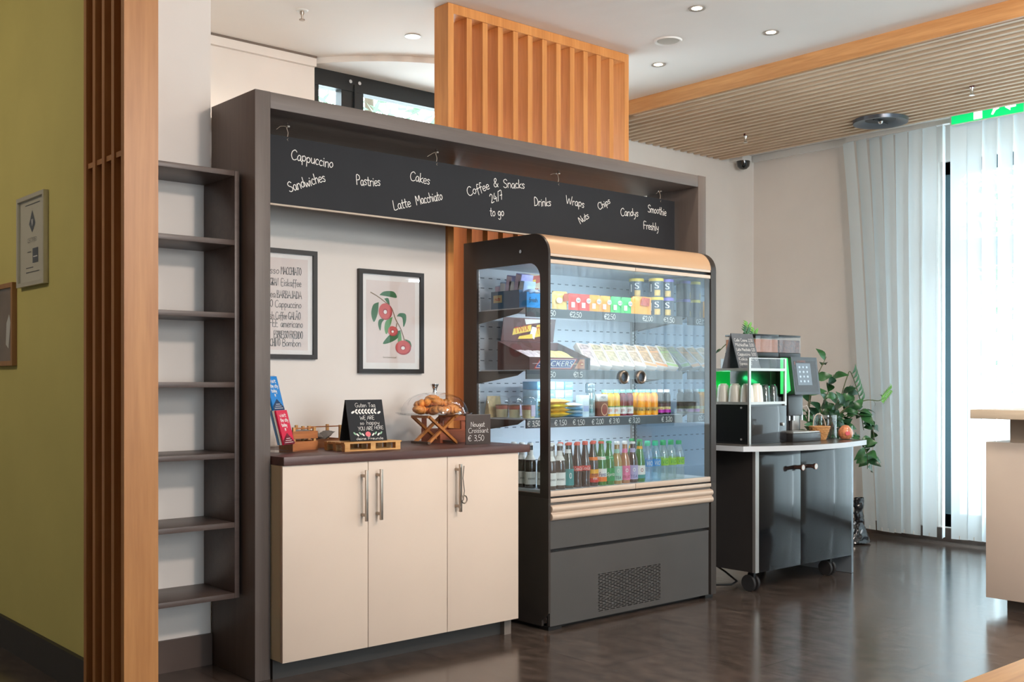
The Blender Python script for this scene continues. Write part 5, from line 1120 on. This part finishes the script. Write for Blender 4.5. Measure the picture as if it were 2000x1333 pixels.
mb.box(x0, x1 - .0185, y0 + .0005, y0 + .004, 1.386, 1.391).build('shelf_edge', ALU, t)
Bx('shelf_glass', CLEAR, t, x0 + .012, x1 - .002, y0 + .0115, y1, 1.112, 1.118); Bx('top_tray', mat('tray_black', (32, 32, 34), .3), t, x0 + .012, x1 - .002, y0 + .0115, y1, 1.314, 1.322)
Bx('front_glass', CLEAR, t, x0 + .019, x1 - .019, y0 + .004, y0 + .007, 1.329, 1.386)
Bx('side_glass', CLEAR, t, x0 + .003, x0 + .006, y0 + .0125, y1, 1.126, 1.311)
Bx('back_light_panel', glow('led_green', (0, 190, 70), .55), t, x0 + .012, x1 - .002, y1 + .0005, y1 + .01, 1.12, 1.312)
Bx('led_strip', glow('led_green_bright', (40, 255, 130), 1.6), t, x0 + .01, x0 + .03, y1 - .02, y1 - .002, 1.165, 1.305)
lamp('cabinet_led_light', 'AREA', (5.50, 4.34, 1.29), (5.48, 4.1, 1.12), .9, (.05, 1, .3), .3, .03)
CUPW = mat('cup_porcelain', (240, 234, 224), .2); CUPG = thin('drinking_glass', (.86, .9, .9), .06, (90, 96, 96), .25)
def make_cup(m, nm, h, r):
    t = thing(nm, (0, 0, 0), '', 'cup' if nm != 'drinking_glass' else 'glass', 'upturned cups in the lit cabinet' if nm != 'drinking_glass' else 'glasses in the lit cabinet')
    MB().lathe([(r, 0), (r * .98, h * .2), (r * .86, h * .75), (r * .72, h * .96), (r * .5, h), (0, h), (0, h - .003), (r * .5, h - .003), (r * .8, h * .75), (r * .94, 0), (r, 0)], n=26).build('shell', m, t, world=False)
    MB().lathe([(r * .5, h + .0003), (r * .52, h + .005), (r * .44, h + .005), (r * .42, h + .0003)], n=20).build('foot_ring', m, t, world=False); return t
a = make_cup(CUPW, 'porcelain_cup', .112, .042)
for i, (x, y, lb) in enumerate([(5.37, 4.255, 'upturned white cup at the far left of the lit cabinet, half behind the fridge'), (5.37, 4.165, 'upturned white cup, second from the left in the lit cabinet'), (5.37, 4.075, 'upturned white cup, third from the left, behind the printed one'), (5.37, 3.987, 'upturned white cup just left of the cabinet corner post'), (5.463, 3.987, 'upturned white cup right of the cabinet corner post')]):
    c = a if i == 0 else copy_tree(a); c.location = (x, y, 1.1185); c['label'] = lb
a = make_cup(CUPG, 'drinking_glass', .105, .034)
for i, (x, y, lb) in enumerate([(5.555, 3.99, 'upturned dark drinking glass, left front in the lit cabinet'), (5.635, 3.99, 'upturned dark drinking glass, right front in the lit cabinet'), (5.555, 4.08, 'upturned dark drinking glass, left rear in the lit cabinet'), (5.635, 4.08, 'upturned dark drinking glass, right rear in the lit cabinet')]):
    c = a if i == 0 else copy_tree(a); c.location = (x, y, 1.1185); c['label'] = lb
GBRD = mat('slate_grey', (96, 98, 102), .7, var=.1, scale=40)
def w3(mb, O, R, U):
    for i, s in enumerate(['Cafe Creme 2,50', 'Milchkaffee 3,00', 'Latte Macchiato 3,20', 'Cappuccino 3,00', 'Kakao 2,80', 'Espresso 2,00']): write(mb, s, O + R * .014 + U * (.176 - i * .030), R, U, .019, w=.0017, width=.185 if i < 5 else .12)
aframe('folding_chalkboard', (5.432, 4.075, 1.3223), .215, .218, .13, 'grey folding chalkboard with coffee prices standing on the cup cabinet', w3, board=GBRD)
# coffee machine
t = thing('coffee_machine', (5.88, 4.15, ZT), 'black coffee machine with tilted touch display and green side light', 'coffee machine')
MBK = mat('machine_black', (40, 38, 38), .28, coat=.3)
Bx('body', MBK, t, 5.72, 6.05, 4.07, 4.46, ZT, 1.398, .004)
Bx('base_tray', MBK, t, 5.71, 6.02, 3.895, 4.069, ZT, .925, .006); Bx('drip_grid', ALU, t, 5.72, 6.01, 3.90, 4.066, .9255, .934, .002)
hd = MB().prism([(3.93, 1.165), (4.069, 1.165), (4.069, 1.398), (3.962, 1.402)], 0, 5.785, 6.068).build('display_head', MBK, t)
dv = Vector((0, .032, .237)).normalized()
def on(x, s): return Vector((x, 3.93, 1.165)) + dv * s
mb = MB(); O = on(5.785, 0); blob(mb, [(.018, .018), (.265, .018), (.265, .215), (.018, .215)], O, XR, dv, .001); mb.build('display_bezel', mat('bezel', (52, 48, 48), .2), hd, recalc=False)
mb = MB(); blob(mb, [(.045, .06), (.20, .06), (.20, .20), (.045, .20)], O, XR, dv, .002); sc = mb.build('screen', glow('screen_glow', (104, 116, 126), .45), hd, recalc=False)
mb = MB()
for r in range(4):
    for c in range(3): blob(mb, rrect(.068 + c * .04, .086 + c * .04, .078 + r * .03, .091 + r * .03, .004, n=2) if (r + c) % 2 else oval(  .077 + c * .04, .085 + r * .03, .008, .007, 12), O, XR, dv, .003)
mb.build('display_print', glow('icon_glow', (170, 184, 194), .55), sc, recalc=False)
mb = MB(); printed(mb, 'COFFEE', O + dv * .205 + XR * .06, XR, dv, .09, .012, .002); blob(mb, [(.028, .19), (.034, .19), (.034, .21), (.028, .21)], O, XR, dv, .002); mb.build('maker_lettering', mat('copper_print', (150, 84, 64), .4), hd, recalc=False)
MB().prism([(3.962, 1.19), (3.995, 1.17), (3.995, 1.396), (3.985, 1.394)], 0, 5.722, 5.7845).build('side_light', glow('side_light_green', (70, 225, 120), .75), t)
Bx('spout_block', MBK, t, 5.80, 5.96, 3.99, 4.069, 1.03, 1.164, .006)
mb = MB()
for x in (5.85, 5.90): mb.cyl((x, 4.02, 1.0), .009, .0295, 12)
mb.build('nozzle', CHROME, t)
Bx('pillar_plate', ALU, t, 5.93, 6.01, 4.05, 4.0695, .935, 1.15, .003); MB().tube([(5.985, 4.03, 1.16), (5.985, 4.03, 1.10), (5.99, 4.02, 1.06), (5.99, 4.02, 1.0)], .008, 10).build('steam_pipe', CHROME, t)
MB().tube([(6.04, 4.06, 1.08), (6.062, 4.03, 1.09), (6.072, 4.02, 1.06), (6.068, 4.02, .99)], .005, 8).build('milk_hose', mat('hose_white', (214, 206, 196), .4), t)
Bx('side_box', mat('side_box', (70, 74, 78), .3), t, 5.725, 5.785, 4.03, 4.0695, 1.06, 1.15, .003)
for x0, x1, m, lb in ((5.61, 5.858, mat('cocoa_powder', (176, 112, 82), .8, var=.08, scale=60), 'powder'), (5.862, 6.10, mat('coffee_beans', (104, 58, 42), .45, var=.6, scale=90, bump=1), 'beans')):
    h = thing('bean_hopper', ((x0 + x1) / 2, 4.2, 1.3985), 'clear hopper filled with %s on top of the coffee machine' % ('brown powder' if lb == 'powder' else 'dark coffee beans'), 'hopper'); g = .004
    Bx('base', BLACK, h, x0, x1, 4.10, 4.34, 1.399, 1.433, .006); Bx('filling_' + lb, m, h, x0 + g + .002, x1 - g - .002, 4.106, 4.334, 1.4335, 1.515)
    MB().box(x0 + .001, x1 - .001, 4.101, 4.104, 1.4335, 1.535).box(x0 + .001, x0 + .004, 4.1045, 4.339, 1.4335, 1.535).box(x1 - .004, x1 - .001, 4.1045, 4.339, 1.4335, 1.535).build('clear_wall', CLEAR, h)
    Bx('lid', BLACK, h, x0, x1, 4.10, 4.34, 1.5352, 1.547, .004)
# basket, glass jar, jar of sweets
WK = wood('wicker', (218, 164, 104), (176, 118, 66), 0, .6, 40, 3)
t = thing('wicker_basket', (6.10, 3.96, ZT), 'small wicker basket with handle on the trolley', 'basket'); c = Vector((6.10, 3.96, ZT))
mb = MB()
for k in range(8):
    r = .042 + .0040 * k; mb.tube([(c.x + (r + .003 * (1 if (i + k) % 2 else -1)) * cos(2 * pi * i / 28), c.y + .8 * (r + .003 * (1 if (i + k) % 2 else -1)) * sin(2 * pi * i / 28), c.z + .006 + .0095 * k) for i in range(28)], .0052, 6, True)
mb.build('woven_body', WK, t); MB().lathe([(0, 0), (.042, 0), (.042, .004), (0, .004)], tuple(c), 24, sy=.8).build('base', WK, t)
MB().tube([(c.x + .074 * cos(2 * pi * i / 28), c.y + .060 * sin(2 * pi * i / 28), c.z + .084) for i in range(28)], .006, 7, True).build('rim', WK, t)
MB().tube([(c.x - .070 * cos(a) - .012 * sin(a), c.y, c.z + .084 + .085 * sin(a)) for a in [pi * i / 16 for i in range(17)]], .0032, 6).build('handle', mat('handle_pale', (214, 190, 170), .6), t)
rk = random.Random(2)
for i in range(6):
    s = thing('sugar_sachet', (c.x - .035 + .014 * i, c.y + rk.uniform(-.02, .02), ZT + .06), 'pale sugar sachet in the wicker basket, %s from the left' % ('first', 'second', 'third', 'fourth', 'fifth', 'sixth')[i], 'sachet', 'sachets in the wicker basket')
    mb = MB(); pillow(mb, (0, 0, .012), .026, .05, .012, Matrix.Rotation(rk.uniform(.3, 1.1), 4, 'Y') @ Matrix.Rotation(rk.uniform(-1, 1), 4, 'Z')); mb.build('wrap', mat('sachet_cream', (226, 206, 190), .5, var=.2, scale=60), s, world=False)
t = thing('glass_vase', (6.27, 4.03, ZT), 'wide clear glass cylinder holding stirrers behind the wicker basket', 'glass'); MB().lathe([(0, .001), (.074, .001), (.076, .004), (.076, .156), (.073, .156), (.073, .006), (0, .006)], (6.27, 4.03, ZT), 36).build('glass', thin('vase_glass', (.88, .91, .91), .12), t)
for i in range(9):
    a = i * .7; s = MB().bar((6.27 + .04 * cos(a), 4.03 + .04 * sin(a), ZT + .0075), (6.27 + .068 * cos(a + .9), 4.03 + .05 * sin(a + .9), ZT + .115), .006, .002).build('wooden_stirrer', mat('stirrer_dark', (98, 84, 74), .6)); tag(s, 'thin dark stirrer leaning in the wide glass cylinder', 'stirrer', 'stirrers in the glass cylinder')
t = thing('sweet_jar', (6.275, 3.87, ZT), 'small round glass jar of pink and orange sweets at the trolley corner', 'jar'); q = (6.272, 3.878, ZT)
MB().lathe([(0, .001), (.034, .001), (.048, .02), (.052, .045), (.046, .066), (.044, .082), (.047, .09)], q, 30).build('glass', CLEAR, t)
MB().lathe([(0, .004), (.030, .004), (.044, .022), (.048, .045), (.043, .062), (.030, .078), (.02, .09), (0, .094)], q, 22).build('sweets', mat('sweets_orange', (222, 140, 96), .4, var=.35, scale=45, bump=.8), t)
mb = MB(); blob(mb, oval(0, 0, .016, .014, 14), (q[0] - .037, q[1] - .040, ZT + .042), Vector((.72, -.69, 0)), ZU, .001); mb.build('pink_sticker', mat('sticker_pink', (226, 90, 100), .5), t, recalc=False)
# plants
LG, LD, LN = mat('leaf_glossy', (54, 104, 58), .3, var=.35, scale=14), mat('leaf_dark', (34, 74, 46), .3, var=.3, scale=14), mat('leaf_fresh', (112, 172, 62), .35, var=.2, scale=14)
def add_leaf(mb, p, d, n, ln, wd):
    d = d.normalized(); s = d.cross(n).normalized(); n = s.cross(d).normalized()
    prof_ = [0, .55, .92, 1, .8, .45, .04]; L0 = len(prof_) - 1; rows = []
    for i, k in enumerate(prof_):
        u = i / L0; c = p + d * ln * u + n * (.16 * ln * sin(pi * u) - .12 * ln * u * u)
        rows.append([mb.bm.verts.new(c - s * wd / 2 * k + n * .12 * wd * k), mb.bm.verts.new(c), mb.bm.verts.new(c + s * wd / 2 * k + n * .12 * wd * k)])
    for a_, b_ in zip(rows, rows[1:]):
        for j in (0, 1): mb.face([a_[j], a_[j + 1], b_[j + 1], b_[j]])
def vine(stems, lv, pts, n, ln, wd, rnd, mi=None, r=.006, spread=1):
    P = catmull3(pts, 6); stems.tube(P, [r * (1 - .6 * i / len(P)) for i in range(len(P))], 6)
    for k in range(n):
        i = int((k + .5) / n * (len(P) - 1)); p = P[i]; t_ = (P[min(i + 1, len(P) - 1)] - P[max(i - 1, 0)]).normalized()
        side_ = t_.orthogonal().normalized(); side_ = Matrix.Rotation(rnd.uniform(0, 2 * pi), 3, t_) @ side_
        d = (t_ * .5 + side_ * spread + Vector((0, -.15, .1))).normalized(); lv.mi = mi if mi is not None else rnd.choice((0, 0, 1))
        add_leaf(lv, p, d, Vector((-.4, -.7, .6)) + Vector((rnd.uniform(-.5, .5), rnd.uniform(-.5, .5), rnd.uniform(-.3, .3))), ln * rnd.uniform(.75, 1.15), wd * rnd.uniform(.8, 1.1))
def catmull3(p, k):
    p = [Vector(a) for a in p]; q = [p[0]] + p + [p[-1]]; out = []
    for i in range(1, len(q) - 2):
        for j in range(k):
            t_ = j / k; a, b, d, e = q[i - 1], q[i], q[i + 1], q[i + 2]; out.append(.5 * (2 * b + (d - a) * t_ + (2 * a - 5 * b + 4 * d - e) * t_ ** 2 + (3 * b - a - 3 * d + e) * t_ ** 3))
    return out + [p[-1]]
rv = random.Random(12)
pt_ = thing('potted_vine', (6.95, 4.62, 0), 'large trailing green plant in a tall planter behind the coffee trolley', 'plant')
MB().lathe([(0, 0), (.15, 0), (.19, .74), (.17, .74), (.165, .70), (0, .70)], (6.95, 4.62, .001), 28).build('planter', mat('planter_taupe', (140, 124, 110), .5), pt_)
MB().lathe([(0, .705), (.163, .705)], (6.95, 4.62, .001), 24).build('soil', mat('soil', (60, 46, 38), .9, var=.3, scale=40), pt_)
st, lv = MB(), MB(); B = Vector((6.95, 4.62, .70))
for e, mid, n in [((7.02, 4.5, 1.43), (6.9, 4.55, 1.15), 9), ((7.15, 4.52, 1.30), (7.08, 4.58, 1.0), 13), ((7.35, 4.5, 1.22), (7.15, 4.5, 1.08), 13), ((7.28, 4.45, 1.02), (7.1, 4.45, .95), 12), ((6.95, 4.45, 1.15), (6.9, 4.5, .98), 12), ((7.1, 4.42, 1.1), (7.0, 4.45, .95), 12), ((7.45, 4.46, 1.0), (7.2, 4.45, 1.05), 11), ((6.85, 4.5, 1.25), (6.85, 4.55, 1.0), 8), ((7.24, 4.48, .86), (7.12, 4.45, .9), 9), ((7.40, 4.42, .88), (7.28, 4.42, 1.0), 9), ((7.0, 4.42, .98), (6.98, 4.5, .92), 10)]:
    vine(st, lv, [B + Vector((rv.uniform(-.08, .08), rv.uniform(-.08, .05), 0)), mid, e], n, .115, .068, rv)
for pts, n in [([(6.95, 4.6, .72), (7.2, 4.48, 1.02), (7.40, 4.38, .95), (7.42, 4.34, .80)], 12), ([(7.0, 4.55, .74), (7.2, 4.40, .84), (7.245, 4.31, .74), (7.25, 4.30, .60)], 13), ([(7.0, 4.55, .74), (7.22, 4.42, .84), (7.32, 4.35, .72), (7.33, 4.34, .64)], 9)]: vine(st, lv, pts, n, .11, .066, rv)
vine(st, lv, [(7.2, 4.5, 1.0), (7.45, 4.45, 1.10), (7.62, 4.42, 1.10), (7.70, 4.42, 1.13)], 3, .06, .02, rv)
for i in range(9):
    p = Vector((7.64 + .016 * i, 4.42, 1.10 + .010 * i))
    for s in (-1, 1): lv.mi = 2; add_leaf(lv, p, Vector((.7, 0, .5 + s * .9)), Vector((0, -1, .2)), .062, .02)
for i in range(7):
    p = Vector((7.36 + .02 * i, 4.5, 1.30 - .035 * i)); lv.mi = 0; add_leaf(lv, p, Vector((.5, -.1, .8)), Vector((-.3, -1, 0)), .10, .022)
st.tube(catmull3([(7.2, 4.5, 1.1), (7.3, 4.5, 1.28), (7.36, 4.5, 1.31), (7.5, 4.5, 1.08)], 5), .004, 6)
vine(st, lv, [(6.9, 4.62, .72), (6.6, 4.66, 1.1), (6.30, 4.62, 1.45), (6.17, 4.6, 1.62)], 8, .06, .024, rv)
for (x, z) in ((6.16, 1.575), (6.235, 1.535)):
    for i in range(5):
        for s in (-1, 1): lv.mi = 2 if i > 2 else 0; add_leaf(lv, Vector((x + .006 * i, 4.59, z + .014 * i)), Vector((s * .8 + .1, -.1, .65)), Vector((0, -1, .1)), .06, .022)
vine(st, lv, [(6.25, 4.63, 1.5), (6.05, 4.63, 1.52), (5.88, 4.6, 1.45)], 4, .05, .02, rv)
st.build('stems', mat('plant_stem', (86, 92, 56), .6), pt_); lv.build('leaves', [LG, LD, LN], pt_, recalc=False)
# crumpled bag on the floor behind the trolley
t = thing('plastic_bag', (7.50, 4.52, 0), 'crumpled shiny black and white plastic bag hanging to the floor behind the trolley', 'bag')
rb = random.Random(8); import mathutils
def bagf(u, v):
    a = 2 * pi * u; r = .030 + .020 * v ** .5 if v > .45 else .030 + .075 * (1 - v / .45) ** .8; p = Vector((7.50 + r * cos(a), 4.52 + r * .7 * sin(a), .012 + .34 * v - .0))
    n_ = mathutils.noise.noise(p * 22) * .016 + mathutils.noise.noise(p * 60) * .007; return p + Vector((cos(a), sin(a), 0)) * n_
mb = MB().grid(bagf, 40, 36, True); mb.build('film', mat('bag_film', (30, 32, 38), .16, coat=.5), t)
mb = MB()
for i in range(11):
    a0 = rb.uniform(0, 6.28); v0 = rb.uniform(.03, .42); pts = [bagf((a0 + .10 * j) / 6.28 % 1, min(.99, v0 + .03 * j)) + Vector((cos(a0 + .1 * j), sin(a0 + .1 * j), 0)) * .003 for j in range(4)]; mb.tube(pts, [.004, .009, .008, .003], 5)
mb.build('white_streaks', mat('bag_white', (206, 216, 226), .25), t)  # raised white streaks low on the film
